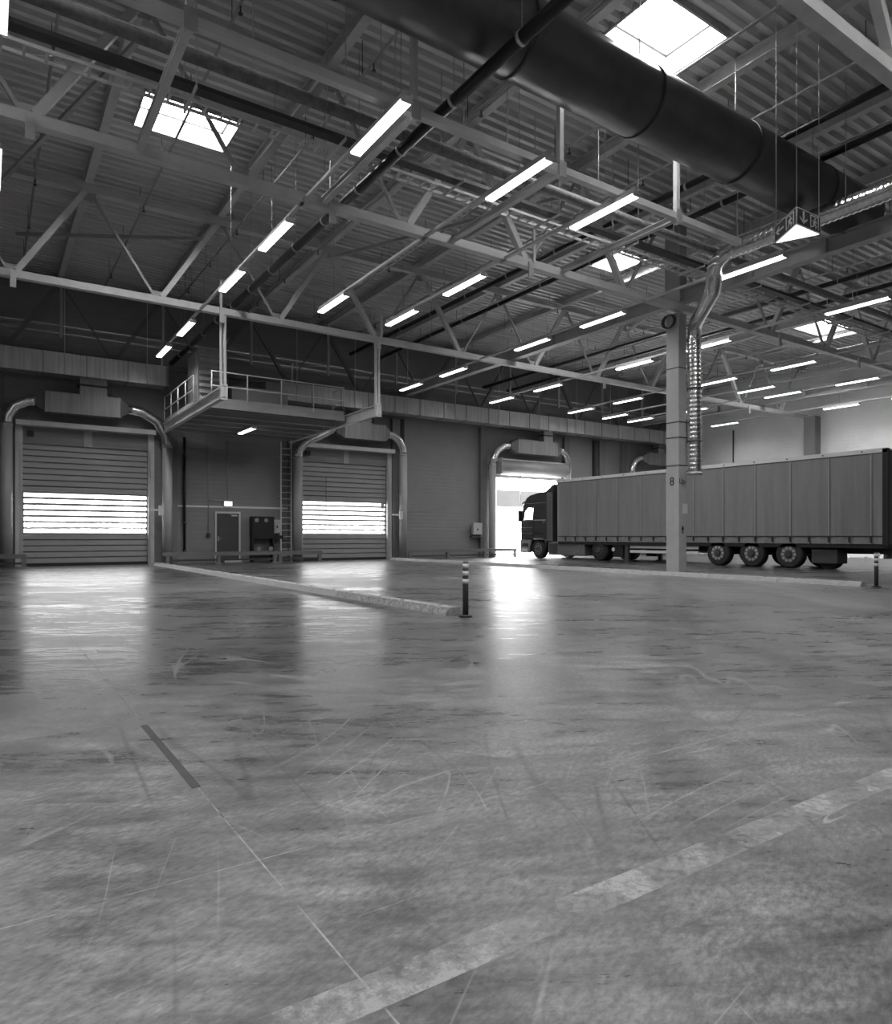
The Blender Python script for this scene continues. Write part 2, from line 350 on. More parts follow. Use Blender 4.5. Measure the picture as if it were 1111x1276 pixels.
# ------------------------------------------------------------------ column
CX0, CX1, CY0, CY1 = 17.45, 17.82, 13.35, 13.82
c = thing('concrete_column', 'pale square concrete column standing in front of the truck', 'column', (17.64, 13.58, 0))
MB().box(CX0, CX1, CY0, CY1, 0, 7.95).build('shaft', 'conc', c, bevel=0.02)
MB().box(CX0+0.02, CX1-0.02, CY0-0.02, CY1+0.06, 8.28, ZR).build('upper_post', 'steel2', c)
for z in (3.3, 4.15, 4.62, 6.27):
    MB().box(CX0-0.008, CX1+0.008, CY0-0.008, CY1+0.008, z, z+0.03).build('strap', 'dark', c)
text_part('8', 0.36, 'ink', c, (CX0-0.003, 13.6, 2.82), (PI/2, 0, -PI/2))
text_part('Up', 0.24, 'ink', c, (17.6, CY0-0.003, 2.82), (PI/2, 0, 0))
MB().box(17.62, 17.86, CY0-0.01, CY0-0.004, 1.85, 2.15).build('paper_notice', 'white', c)
MB().add([(17.56,CY0-0.004,1.36),(17.63,CY0-0.004,1.5),(17.7,CY0-0.004,1.36),(17.66,CY0-0.004,1.36),(17.66,CY0-0.004,1.24),(17.6,CY0-0.004,1.24),(17.6,CY0-0.004,1.36)], [(0,6,5,4,3,2,1)]).build('printed_arrow', 'ink', c)

# ------------------------------------------------------------------ trusses, girders, purlins
ZB, ZT = 8.0, 10.75
bot = [0.6+3.63*k for k in range(-2, 12)]; top = [2.4+3.63*k for k in range(-3, 11)]
def truss(Y, label, ms='steel', ms2='steel2'):
    t = thing('roof_truss', label, 'truss', (0, Y, ZB), 'roof trusses')
    MB().box(XL, XR, Y-0.1, Y+0.1, ZB, ZB+0.2).build('bottom_chord', ms, t)
    MB().ibeam((XL, Y, ZT+0.12), (XR, Y, ZT+0.12), 0.2, 0.24).build('top_chord', ms, t)
    for x in top:
        if XL < x < XR: MB().prism([(x-0.22, ZT+0.02), (x+0.22, ZT+0.02), (x+0.1, ZT-0.22), (x-0.1, ZT-0.22)], 1, Y-0.012, Y+0.012).build('gusset', ms2, t)
    for x in bot:
        if XL < x < XR: MB().prism([(x-0.25, ZB+0.2), (x+0.25, ZB+0.2), (x+0.12, ZB+0.36), (x-0.12, ZB+0.36)], 1, Y-0.012, Y+0.012).build('gusset', ms2, t)
    for x in bot:
        for dx in (-1.83, 1.8):
            xt = x+dx
            if not (XL < x < XR and XL < xt < XR): continue
            thick = (dx > 0) == ((x % 17.45) < 9.0)
            w = 0.15 if thick else 0.07
            MB().bar((x+0.1*(1 if dx > 0 else -1), Y, ZB+0.2), (xt-0.08*(1 if dx > 0 else -1), Y, ZT), w, w).build('diagonal', ms if thick else ms2, t)
    for x in (0.62, 6.05, 11.5, 22.8, 28.3, 33.8):
        MB().box(x-0.07, x+0.07, Y-0.15, Y-0.1, ZB-0.28, ZB+0.12).build('hanger_bracket', ms, t)
    for x in (6.02, 11.6):
        MB().box(x-0.035, x+0.035, Y-0.16, Y-0.11, ZB+0.12, ZB+1.0).build('hanger_post', 'white', t)
    return t
truss(4.85, 'steel roof truss nearest the camera, at the top right corner')
truss(13.4, 'steel lattice roof truss resting on the concrete column')
truss(21.5, 'steel lattice roof truss carrying the mezzanine platform')
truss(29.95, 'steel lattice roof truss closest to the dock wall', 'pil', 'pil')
for X, lb in ((17.63, 'deep steel roof girder passing over the concrete column'), (35.0, 'deep steel roof girder beyond the column, near the pale wall')):
    g = thing('roof_girder', lb, 'girder', (X, 13.4, 8.24), 'roof girders')
    MB().ibeam((X, YN, 8.45), (X, WY, 8.45), 0.3, 0.42, 0.03).build('beam', 'steel2', g)
    for y in (6.5, 9.0, 11.0, 16, 19, 24, 27): MB().box(X-0.14, X+0.14, y-0.008, y+0.008, 8.27, 8.63).build('stiffener', 'steel2', g)
pn = ['left of the left skylight', 'over the row of lamps beside the black pipe', 'between the black pipe and the near skylight', 'right of the near skylight', 'just left of the concrete column', 'first beyond the concrete column',
      'second beyond the concrete column', 'third beyond the concrete column', 'fourth beyond the concrete column', 'fifth beyond the concrete column', 'nearest the pale side wall']
for i, x in enumerate([2.4+3.63*k for k in range(0, 11)]):
    if x > XR: break
    o = MB().ibeam((x, YN, 11.13), (x, WY, 11.13), 0.2, 0.3, 0.02).build('roof_purlin', 'steel', loc=(x, 11, 11.0)); tag(o, 'steel roof purlin '+pn[i], 'purlin', 'roof purlins')
# sprinkler pipes
for i in range(0, 15):
    x = 1.1+2.65*i
    s = thing('sprinkler_pipe', 'thin sprinkler pipe under the roof deck, number %s counted from the left lamps' % ['one','two','three','four','five','six','seven','eight','nine','ten','eleven','twelve','thirteen','fourteen','fifteen'][i], 'pipe', (x, 10, 10.55), 'sprinkler pipes under the roof')
    MB().tube((x, YN, 10.55), (x, 29.2, 10.55), 0.03, 8).build('pipe', 'steel2', s)
    for y in (0.5, 3.2, 6.1, 9.1, 12.1, 15.1, 18.1, 21.0, 24.0, 27.0):
        MB().sweep([(x, y, 10.55), (x, y, 10.4), (x, y, 10.39), (x, y, 10.375)], [0.015, 0.015, 0.045, 0.045], 8).build('sprinkler_head', 'dark', s); MB().box(x-0.006, x+0.006, y+0.5, y+0.512, 10.55, ZR-0.01).build('hanger_rod', 'dark', s)
# diagonal wind braces under the deck
for (p, q, lb) in [((0.8, 24.8, 10.42), (5.8, 21.9, 10.42), 'over the mezzanine'), ((2.4, 13.8, 10.42), (0.4, 21.2, 10.42), 'at the upper left'), ((13.1, 13.8, 10.42), (9.5, 21.2, 10.42), 'left of the column'),
                   ((20.4, 13.8, 10.42), (24.1, 21.2, 10.42), 'right of the column')]:
    tag(MB().bar(p, q, 0.09, 0.09).build('brace_bar', 'steel2', loc=p), 'diagonal steel wind brace under the roof '+lb, 'brace', 'wind braces')

# ------------------------------------------------------------------ lamp frame: cross rail, hangers, rails
NX = [2.31, 5.87, 9.14, 12.6]
fr = thing('lamp_gantry', 'light steel gantry hung under the near roof holding the first lamps', 'gantry', (7, 9.4, 7.9))
MB().box(XL, 14.9, 9.63, 9.77, 8.08, 8.22).build('cross_rail', 'steel', fr)
for x in NX+[-1.2]:
    MB().box(x-0.05, x+0.05, 9.65, 9.75, 8.0, ZR).build('hanger_post', 'steel', fr)
    MB().ibeam((x, 9.77, 8.15), (x, 13.3, 8.15), 0.12, 0.14, 0.02).build('carrier_rail', 'steel', fr)
    MB().box(x-0.09, x+0.09, 9.615, 9.63, 8.0, 8.3).build('joint_plate', 'steel2', fr)

ROWS = [('0', 0.15, [9.15, 14.15, 17.4, 22.35]), ('A', 5.42, [9.15, 14.05, 17.3, 22.3, 25.6]), ('B', 8.38, [9.15, 17.45]), ('C', 10.68, [9.15, 14.15, 17.45]),
        ('D', 15.96, [9.15, 14.15, 17.45, 22.35, 25.7]), ('E', 21.2, [9.1, 14.1, 17.4, 22.4, 25.75]), ('F', 26.52, [9.1, 14.0, 17.35, 22.4, 25.65]),
        ('G', 29.4, [17.35, 25.85]), ('H', 31.5, [13.95, 17.3, 22.3, 25.85]), ('I', 36.95, [17.3, 24.05])]
RN = {'0': 'at the left picture edge', 'A': 'left of the long black pipe', 'B': 'just right of the long black pipe', 'C': 'midway between black pipe and column', 'D': 'beside the girder over the column',
      'E': 'first beyond the column girder', 'F': 'second beyond the column girder', 'G': 'third beyond the column girder', 'H': 'fourth beyond the column girder', 'I': 'nearest the pale side wall'}
ORD = ['nearest', 'second', 'third', 'fourth', 'fifth']
def make_lamp():
    l = thing('batten_lamp', 'x', 'lamp', (0, 0, 0), 'fluorescent roof lamps')
    MB().prism([(-0.105, 0.0), (0.105, 0.0), (0.085, 0.075), (-0.085, 0.075)], 1, 0.0, 1.8).build('housing', 'white', l)
    me_ = MB(); xs_ = [(-0.095, 0.0), (-0.085, -0.035), (0.085, -0.035), (0.095, 0.0)]
    me_.add([(x, y, z) for y in (0.02, 1.78) for x, z in xs_], [(i, i+1, 5+i, 4+i) for i in range(3)])
    me_.build('diffuser', 'tube', l, flip=True)
    for y in (0.0, 1.78): MB().box(-0.105, 0.105, y, y+0.02, -0.04, 0.0).build('end_cap', 'white', l)
    for y in (0.4, 1.4): MB().box(-0.02, 0.02, y-0.02, y+0.02, 0.075, 0.10).build('mounting_clip', 'steel', l)
    ld_ = bpy.data.lights.new('lamp_light', 'AREA'); ld_.shape = 'RECTANGLE'; ld_.size = 0.16; ld_.size_y = 1.74; ld_.energy = LAMP_W; ld_.spread = math.radians(155)
    lo_ = bpy.data.objects.new('lamp_light', ld_); COL.objects.link(lo_); lo_.parent = l; lo_.location = (0, 0.9, -0.037)
    return l
proto = None
for r, x, ys in ROWS:
    y0 = 9.15 if r not in 'GHI' else 5.0
    lr = thing('lamp_rail', 'slim rail carrying the lamp row '+RN[r], 'rail', (x, 18, 8.0), 'lamp rails')
    MB().box(x-0.035, x+0.035, y0, max(ys)+1.85, 8.0, 8.06).build('channel', 'steel', lr)
    for y in (10.0, 15.0, 18.3, 23.4, 26.5):
        if y < max(ys)+1.5: MB().tube((x, y, 8.06), (x, y, ZR), 0.006, 6).build('suspension_wire', 'steel2', lr)
    for i, y in enumerate(ys):
        if proto is None: proto = make_lamp(); l = proto
        else: l = copy_tree(proto)
        at(l, (x, y, 7.9), '%s white fluorescent lamp in the row %s' % (ORD[i], RN[r]))
# more lamps of this type, added out of view to brighten the hall
for i, (x, y) in enumerate([(0.15, -1.0), (5.42, -1.0), (-5.0, 0.8), (-5.0, 9.15), (10.68, -5.0), (0.15, -6.0), (36.95, 9.1), (36.95, 14.0)]):
    l = copy_tree(proto); at(l, (x, y, 7.9), 'added fluorescent roof lamp out of the view, '+['over the lane centre','over the lane right side','over the left wall','beside the left edge row','far right','farthest back','by the pale wall, nearest one','by the pale wall, second one'][i]); 
    if x < 30: MB().tube((x, y+0.9, 8.0), (x, y+0.9, ZR), 0.01, 6).build('suspension_wire', 'steel2', l)

# ------------------------------------------------------------------ pipes, ducts and trays under the roof
DY, DZ, DR = 8.6, 9.23, 0.6
d = thing('spiral_duct', 'huge dark spiral ventilation duct crossing under the roof', 'duct', (12, DY, DZ))
pts = []; rad = []; x = XL
while x < 18.3:
    pts += [(x, DY, DZ), (x+0.045, DY, DZ)]; rad += [DR, DR+0.007]; x += 0.06
MB().sweep(pts, rad, 36).build('casing', 'duct', d)
for x in [4.1+3.0*k for k in range(-3, 5)]:
    MB().sweep([(x-0.03, DY, DZ), (x+0.03, DY, DZ)], DR+0.02, 40).build('seam_ring', 'duct_seam', d)
    MB().tube((x, DY, DZ+DR), (x, DY, ZR), 0.012, 6).build('hanger_rod', 'steel', d)
p = thing('drain_pipe', 'long thick black pipe running between the lamps to the dock wall', 'pipe', (6.5, 10, 8.42))
MB().tube((6.5, YN, 8.42), (6.5, WY-0.4, 8.42), 0.1, 16).build('pipe', 'black', p)
for y in [4.2+1.75*k for k in range(15)]:
    MB().sweep([(6.5, y-0.03, 8.42), (6.5, y+0.03, 8.42)], 0.112, 16).build('pipe_clamp', 'galv', p)
    MB().tube((6.5, y, 8.52), (6.5, y, ZR), 0.008, 6).build('hanger_rod', 'steel2', p)
for X, lb in ((14.8, 'black pipe passing over the big duct, left one of the pair'), (16.35, 'black pipe passing over the big duct, right one of the pair')):
    p = thing('drain_pipe', lb, 'pipe', (X, 10, 10.05))
    MB().tube((X, YN, 10.05), (X, WY-0.4, 10.05), 0.085, 14).build('pipe', 'black', p)
    for y in [1.5+2.4*k for k in range(12)]:
        MB().sweep([(X, y-0.03, 10.05), (X, y+0.03, 10.05)], 0.097, 14).build('pipe_clamp', 'galv', p)
        MB().tube((X, y, 10.15), (X, y, ZR), 0.008, 6).build('hanger_rod', 'steel2', p)
for X, z, lb in ((22.9, 9.4, 'left one'), (24.6, 9.4, 'right one')):
    p = thing('drain_pipe', 'black pipe under the roof right of the column, '+lb, 'pipe', (X, 10, z))
    MB().tube((X, YN, z), (X, WY-0.4, z), 0.08, 12).build('pipe', 'black', p)
    for y in (9.0, 15.5, 19.0, 25.0): MB().tube((X, y, z), (X, y, ZR), 0.01, 6).build('hanger_rod', 'steel2', p)
p = thing('insulated_pipe', 'rough jacketed pipe beside the cable tray under the roof', 'pipe', (10, 11.25, 8.75))
MB().tube((XL, 11.25, 8.75), (XR, 11.25, 8.75), 0.11, 14).build('jacket', 'insul', p)
for x in [1.0+2.7*k for k in range(-3, 15)]:
    MB().tube((x, 11.25, 8.86), (x, 11.25, ZR), 0.012, 6).build('hanger_rod', 'steel', p)
p = thing('cable_channel', 'closed dark cable channel under the roof beside the ladder tray', 'cable tray', (10, 11.9, 8.62))
b = MB(); b.box(XL, XR, 11.8, 12.02, 8.62, 8.64); b.box(XL, XR, 11.8, 11.815, 8.64, 8.7); b.box(XL, XR, 12.005, 12.02, 8.64, 8.7); b.build('tray', 'dark', p)
b = MB()
for k in range(4): b.tube((XL, 11.85+0.04*k, 8.66), (XR, 11.85+0.04*k, 8.66), 0.018, 6)
b.build('cable', 'black', p)
p = thing('cable_ladder', 'open ladder tray with rungs under the near roof', 'cable tray', (10, 12.35, 8.6))
for y in (12.2, 12.5): MB().box(XL, XR, y-0.012, y+0.012, 8.6, 8.66).build('side_rail', 'steel', p)
rm = None
for k in range(int((XR-XL)/0.3)):
    x = XL+0.2+0.3*k
    if rm is None: rm = MB().box(XL+0.18, XL+0.22, 12.21, 12.49, 8.605, 8.625).build('rung', 'white', p)
    else:
        c2 = rm.copy(); COL.objects.link(c2); c2.parent = p; c2.location = (0.3*k, 0, 0)
for x in [0.9+1.35*k for k in range(-4, 28)]:
    b = MB(); b.bar((x-0.22, 12.22, 8.67), (x+0.22, 12.48, 8.67), 0.02, 0.012); b.bar((x-0.22, 12.48, 8.67), (x+0.22, 12.22, 8.67), 0.02, 0.012); b.build('cross_brace', 'white', p)
for x in [0.2+2.7*k for k in range(-3, 15)]:
    b = MB(); b.box(x-0.02, x+0.02, 11.7, 12.55, 8.56, 8.6); b.tube((x, 11.7, 8.56), (x, 11.7, ZR), 0.012, 6); b.tube((x, 12.55, 8.56), (x, 12.55, ZR), 0.012, 6); b.build('trapeze_hanger', 'steel', p)
# shiny flexible duct along the girder and down the column
d = thing('flexible_duct', 'shiny spiral duct coming along the girder and down the column', 'duct', (17.86, 13.1, 3.05))
path = [(15.62, -6.0, 8.36), (15.62, 10.4, 8.36)]
path += [(15.62, 10.4+0.45*math.sin(t), 8.36-0.45*(1-math.cos(t))) for t in [PI/2*i/4 for i in range(1, 5)]]
path += [(15.66, 10.9, 7.74), (15.85, 11.05, 7.6), (17.58, 12.82, 7.55), (17.81, 13.06, 7.4), (17.86, 13.1, 7.15), (17.86, 13.1, 3.05)]
pts = []; rad = []
for i in range(len(path)-1):
    a = Vector(path[i]); b = Vector(path[i+1]); L = (b-a).length; n = max(1, int(L/0.045)); 
    if 1 <= i < len(path)-2: n = 1
    for k in range(n):
        pts.append(a+(b-a)*(k/n)); rad.append(0.2 if n == 1 or len(pts) % 3 else 0.216)
pts.append(Vector(path[-1])); rad.append(0.2)
MB().sweep(pts, rad, 24).build('casing', 'chrome', d)
for q in path[3:5]: MB().sweep([Vector(q)+Vector((0, 0, 0.03)), Vector(q)-Vector((0, 0.01, 0.03))], 0.22, 24).build('elbow_seam', 'galv', d)
MB().sweep([(17.86, 13.1, 3.02), (17.86, 13.1, 3.1)], 0.225, 24).build('end_collar', 'galv', d)
for z in (4.0, 5.6): MB().sweep([(17.86, 13.1, z), (17.86, 13.1, z+0.05)], 0.22, 24).build('wall_clamp', 'dark', d)
for y in (2.0, 5.4, 7.6, 10.2): MB().tube((15.62, y, 8.56), (15.62, y, ZR), 0.01, 6).build('hanger_rod', 'steel2', d)
# coiled cable at the column head
b = MB()
for k in range(4): b.sweep([(17.38-0.012*k, 13.62+0.22*math.cos(t)+0.02*k, 7.72+0.2*math.sin(t)) for t in [2*PI*i/20 for i in range(21)]], 0.018, 6)
b.build('cable_coil', 'dark', c)

# exit sign: triangular prism on three wires
e = thing('exit_sign', 'hanging three-sided emergency exit sign with running man and arrows', 'exit sign', (12.6, 7.0, 6.85))
A = Vector((12.0, 6.68, 0)); B = Vector((12.45, 7.36, 0)); Cc = Vector((12.78, 6.66, 0)); z0, z1 = 6.72, 7.03
MB().prism([(A.x, A.y), (Cc.x, Cc.y), (B.x, B.y)], 2, z0, z1).build('body', 'white', e)
MB().prism([(A.x+0.03, A.y+0.02), (Cc.x-0.03, Cc.y+0.02), (B.x, B.y-0.04)], 2, z0-0.012, z0).build('light_diffuser', 'exitl', e)
def face_print(p, q, flip, arrow):
    # panel and print on the face from p to q (seen with p on the left)
    t = (q-p).normalized(); n = Vector((t.y, -t.x, 0)); Lf = (q-p).length; hz = z1-z0
    def P(u, v, o): w = p+t*(u*Lf)+n*o; return (w.x, w.y, z0+v*hz)
    MB().add([P(0.03,0.06,0.003), P(0.97,0.06,0.003), P(0.97,0.94,0.003), P(0.03,0.94,0.003)], [(0,1,2,3)]).build('sign_panel', 'panel', e)
    g = MB()
    def poly(pp): g.add([P(u, v, 0.006) for u, v in pp], [tuple(range(len(pp)))])
    if arrow == 'left':
        poly([(0.07,0.5),(0.2,0.74),(0.27,0.74),(0.19,0.56),(0.45,0.56),(0.45,0.44),(0.19,0.44),(0.27,0.26),(0.2,0.26)])
        o = 0.54
    else:
        poly([(0.27,0.14),(0.43,0.42),(0.43,0.54),(0.31,0.36),(0.31,0.88),(0.23,0.88),(0.23,0.36),(0.11,0.54),(0.11,0.42)])
        o = 0.54
    # door leaf with a running figure cut from strips
    poly([(o,0.12),(o+0.04,0.12),(o+0.04,0.88),(o,0.88)]); poly([(o+0.04,0.82),(o+0.36,0.82),(o+0.36,0.88),(o+0.04,0.88)]); poly([(o+0.32,0.12),(o+0.36,0.12),(o+0.36,0.82),(o+0.32,0.82)])
    poly([(o+0.17,0.66),(o+0.23,0.66),(o+0.23,0.76),(o+0.17,0.76)])
    poly([(o+0.12,0.44),(o+0.2,0.62),(o+0.26,0.62),(o+0.2,0.42)])
    poly([(o+0.12,0.44),(o+0.2,0.42),(o+0.12,0.26),(o+0.04,0.2),(o+0.05,0.16),(o+0.14,0.2)])
    poly([(o+0.14,0.44),(o+0.22,0.42),(o+0.28,0.3),(o+0.24,0.14),(o+0.2,0.14),(o+0.22,0.28)])
    poly([(o+0.08,0.58),(o+0.2,0.62),(o+0.2,0.57),(o+0.1,0.52)]); poly([(o+0.24,0.6),(o+0.3,0.5),(o+0.27,0.48),(o+0.22,0.56)])
    g.build('pictogram', 'glyph', e)
face_print(B, A, False, 'left'); face_print(A, Cc, False, 'down'); face_print(Cc, B, False, 'down')
for q in (A, B, Cc):
    m_ = (A+B+Cc)/3; q = q+(m_-q)*0.08
    MB().tube((q.x, q.y, z1), (q.x, q.y, ZR), 0.006, 6).build('suspension_wire', 'steel', e)

# ------------------------------------------------------------------ rectangular wall duct
def rect_duct(x0, x1, label):
    d = thing('wall_duct', label, 'duct', (x0, 29.95, 7.25), 'rectangular wall ducts')
    x = x0
    while x < x1-0.01:
        xe = min(x+1.45, x1)
        MB().box(x+0.012, xe-0.012, 29.55, 30.35, 7.27, 8.08).build('duct_section', 'galv', d)
        MB().box(xe-0.02, xe+0.02, 29.53, 30.37, 7.25, 8.1).build('duct_flange', 'galv_dull', d); x = xe
    for x in [x0+0.7+2.9*k for k in range(int((x1-x0)/2.9)+1)]:
        MB().tube((x, 29.5, 7.25), (x, 29.5, 10.9), 0.015, 6).build('hanger_rod', 'steel', d)
    return d
rect_duct(-4.0, 6.2, 'galvanised rectangular duct above the left dock door'); rect_duct(11.0, 39.4, 'long galvanised rectangular duct from the mezzanine past the open dock door')
# service pipes high on the dock wall
for z, lb in ((9.2, 'upper'), (8.9, 'lower')):
    p = tag(MB().tube((XL, 30.1, z), (XR, 30.1, z), 0.05, 10).build('service_pipe', 'steel2', loc=(10, 30.1, z)), lb+' of two service pipes high along the dock wall', 'pipe', 'wall service pipes')
for i, x in enumerate([2.4+3.63*k for k in range(0, 11)]):
    if x > XR: break
    tag(MB().box(x-0.05, x+0.05, 29.6, 29.7, 8.65, ZR).build('pipe_hanger', 'steel2', loc=(x, 29.65, 8.65)), 'square steel drop hanger for wall pipes, %s from the left' % ['first','second','third','fourth','fifth','sixth','seventh','eighth','ninth','tenth','eleventh'][i], 'hanger', 'wall pipe hangers')

# ------------------------------------------------------------------ dock doors with air-curtain ducts
def shutter(n, x0, x1, label):
    d = thing('door_%d' % n, label, 'dock door', ((x0+x1)/2, WY, 0), kind='structure')
    N_ = 20; H_ = 4.72; sh = (H_-0.09)/N_
    for i in range(N_):
        za = 0.09+i*sh; zb = za+sh
        if 5 <= i <= 11:
            f = MB(); f.box(x0, x1, WY+0.06, WY+0.1, za, za+0.052); f.box(x0, x1, WY+0.06, WY+0.1, zb-0.044, zb-0.001); f.box(x0, x0+0.04, WY+0.06, WY+0.1, za, zb); f.box(x1-0.04, x1, WY+0.06, WY+0.1, za, zb)
            o = f.build('window_slat', 'slat', d)
            MB().box(x0+0.04, x1-0.04, WY+0.075, WY+0.082, za+0.052, zb-0.044).build('pane', 'doorpane', o)
        else:
            MB().prism([(WY+0.085, za+0.016), (WY+0.05, za+0.022), (WY+0.05, zb-0.016), (WY+0.085, zb-0.01), (WY+0.085, zb+0.03), (WY+0.1, zb+0.03), (WY+0.1, za-0.01), (WY+0.085, za-0.01)], 0, x0-0.02, x1+0.02).build('slat', 'slat', d)
    MB().box(x0-0.03, x1+0.03, WY+0.04, WY+0.12, 0.0, 0.115).build('bottom_seal', 'pil_dark', d)
    return d
def frame(n, x0, x1, d, opened=False):
    for x, s in ((x0, -1), (x1, 1)):
        MB().box(min(x, x+s*0.24), max(x, x+s*0.24), WY-0.14, WY+0.0, 0, 5.4).build('guide_rail', 'steel', d)
        MB().box(min(x+s*0.02, x+s*0.1), max(x+s*0.02, x+s*0.1), WY-0.17, WY-0.14, 0.0, 4.7).build('guide_cover', 'galv', d)
    MB().box(x0-0.24, x1+0.24, WY-0.5, WY-0.0, 5.36, 5.55).build('header_beam', 'steel', d)
    if not opened:
        MB().box(x0, x1, WY-0.04, WY, 4.72, 5.36).build('header_panel', 'wall', d)
        MB().box((x0+x1)/2-0.15, (x0+x1)/2+0.15, WY-0.07, WY-0.04, 4.72, 5.36).build('header_strut', 'steel2', d)
        MB().box(x0+0.15, x0+0.36, WY-0.2, WY-0.04, 5.0, 5.2).build('door_sensor', 'black', d)
    else:
        MB().tube((x0-0.1, WY-0.42, 5.08), (x1+0.1, WY-0.42, 5.08), 0.4, 28).build('rolled_curtain', 'slat', d)
        MB().box(x0-0.05, x1+0.05, WY-0.12, WY-0.06, 4.5, 4.68).build('bottom_bar', 'white', d)
        for x in (x0-0.16, x1+0.1): MB().box(x, x+0.06, WY-0.86, WY, 4.62, 5.55).build('roller_bracket', 'steel2', d)
def air_curtain(xl, xr, p0, p1, zl, zr, neck, label, left_long):
    a = thing('air_curtain', label, 'air duct', ((xl+xr)/2, 30.2, 0), 'air curtain ducts around the dock doors')
    Y = 30.2
    for x, zt in ((xl, zl), (xr, zr)):
        o = MB().tube((x, Y, 0), (x, Y, zt), 0.2, 20).build('outlet_post', 'post', a)
        sx = 0.16 if x == xl else -0.16
        MB().box(x+sx-0.02, x+sx+0.02, Y-0.06, Y+0.06, 0.3, zt-0.3).build('outlet_slot', 'dark', o)
        MB().tube((x, Y, zt), (x, Y, zt+0.06), 0.215, 20).build('collar', 'galv', a)
    # plenum box with tapered ends
    hw = 0.35
    MB().box(p0, p1, Y-hw, Y+hw, 5.86, 6.64).build('plenum', 'galv_dull', a)
    for x in (p0, p1): MB().box(x-0.02, x+0.02, Y-hw-0.02, Y+hw+0.02, 5.84, 6.66).build('plenum_flange', 'galv_dull', a)
    for s, x in ((-1, p0), (1, p1)):
        xe = x+s*0.34; n = 16; ring = []
        vs = [(x, Y-hw, 5.86), (x, Y+hw, 5.86), (x, Y+hw, 6.64), (x, Y-hw, 6.64)]
        vs += [(xe, Y-0.16, 6.1), (xe, Y+0.16, 6.1), (xe, Y+0.16, 6.42), (xe, Y-0.16, 6.42)]
        MB().add(vs, [(0,1,5,4),(1,2,6,5),(2,3,7,6),(3,0,4,7)]).build('taper', 'galv_dull', a)
    for s, xe, xp, zt in ((-1, p0-0.34, xl, zl), (1, p1+0.34, xr, zr)):
        dx = abs(xp-xe); zc = 6.26; r = min(dx-0.05, zc-zt-0.05, 1.3)
        if left_long and s < 0:
            pts = [(xe, Y, zc), (xe-0.25, Y, 6.2), (xe-0.5, Y, 6.05), (xp+0.55, Y, 5.62), (xp+0.2, Y, 5.35), (xp+0.02, Y, 5.02), (xp, Y, zt+0.05)]
        else:
            pts = [(xe, Y, zc), (xp-s*r, Y, zc)]
            pts += [(xp-s*r+s*r*math.sin(t), Y, zc-r+r*math.cos(t)) for t in [PI/2*(i+0.5)/3 for i in range(3)]]
            pts += [(xp, Y, zc-r), (xp, Y, zt+0.05)]
        MB().sweep(pts, 0.195, 20).build('elbow_duct', 'chrome', a)
    for s in neck[2:] or (0,):
        MB().box(neck[0], neck[1], Y-0.3, Y+0.15, 6.64, 7.28).build('neck', 'galv_dull', a)
    MB().box(neck[0]-0.05, neck[1]+0.05, Y-0.34, Y+0.19, 6.98, 7.05).build('damper_flange', 'dark', a)
    MB().box(neck[1]+0.02, neck[1]+0.18, Y-0.25, Y-0.05, 6.75, 6.95).build('damper_motor', 'dark', a)
d1 = shutter(1, 1.2, 5.65, 'left slatted roller door with a bright window band'); frame(1, 1.2, 5.65, d1)
d2 = shutter(2, 12.45, 17.0, 'middle slatted roller door with a bright window band'); frame(2, 12.45, 17.0, d2)
d3 = thing('door_3', 'open dock door with its curtain rolled up, truck cab in front', 'dock door', (26.5, WY, 0), kind='structure'); frame(3, 24.0, 28.95, d3, True)
air_curtain(0.66, 6.3, 1.9, 4.45, 5.28, 4.84, (3.05, 4.0), 'silver air-curtain duct framing the left dock door', False)
air_curtain(12.02, 17.65, 14.25, 16.45, 4.76, 5.22, (15.1, 15.7), 'silver air-curtain duct framing the middle dock door', True)
air_curtain(23.38, 29.1, 24.95, 28.0, 5.12, 5.12, (26.9, 27.6), 'silver air-curtain duct framing the open dock door', False)
air_curtain(34.75, 39.0, 36.0, 38.0, 5.1, 5.1, (37.0, 37.6), 'silver air-curtain duct partly hidden behind the column', False)

# bright sensor arms on the door posts
for x, y, lb in ((5.95, 30.0, 'left'), (17.3, 29.95, 'middle')):
    t = thing('sensor_arm', 'small white sensor arm beside the %s dock door' % lb, 'sensor', (x, y, 2.2))
    b = MB(); b.box(x-0.42, x+0.1, y-0.03, y+0.03, 2.2, 2.28); b.box(x-0.02, x+0.16, y-0.05, y+0.03, 2.02, 2.42); b.build('body', 'white', t)
    MB().box(x+0.1, x+0.14, y, WY-0.4, 2.2, 2.26).build('bracket', 'white', t)
tag(MB().tube((13.6, WY-0.2, 4.0), (13.6, WY-0.2, 2.2), 0.012, 6).build('pull_cord', 'black', loc=(13.6, WY-0.2, 2.2)), 'black pull cord hanging before the middle dock door', 'cord')
tag(MB().tube((25.25, WY-0.75, 4.7), (25.25, WY-0.75, 2.3), 0.02, 6).build('pull_cord', 'black', loc=(25.25, WY-0.75, 2.3)), 'dark pull cord hanging in the open dock doorway', 'cord')

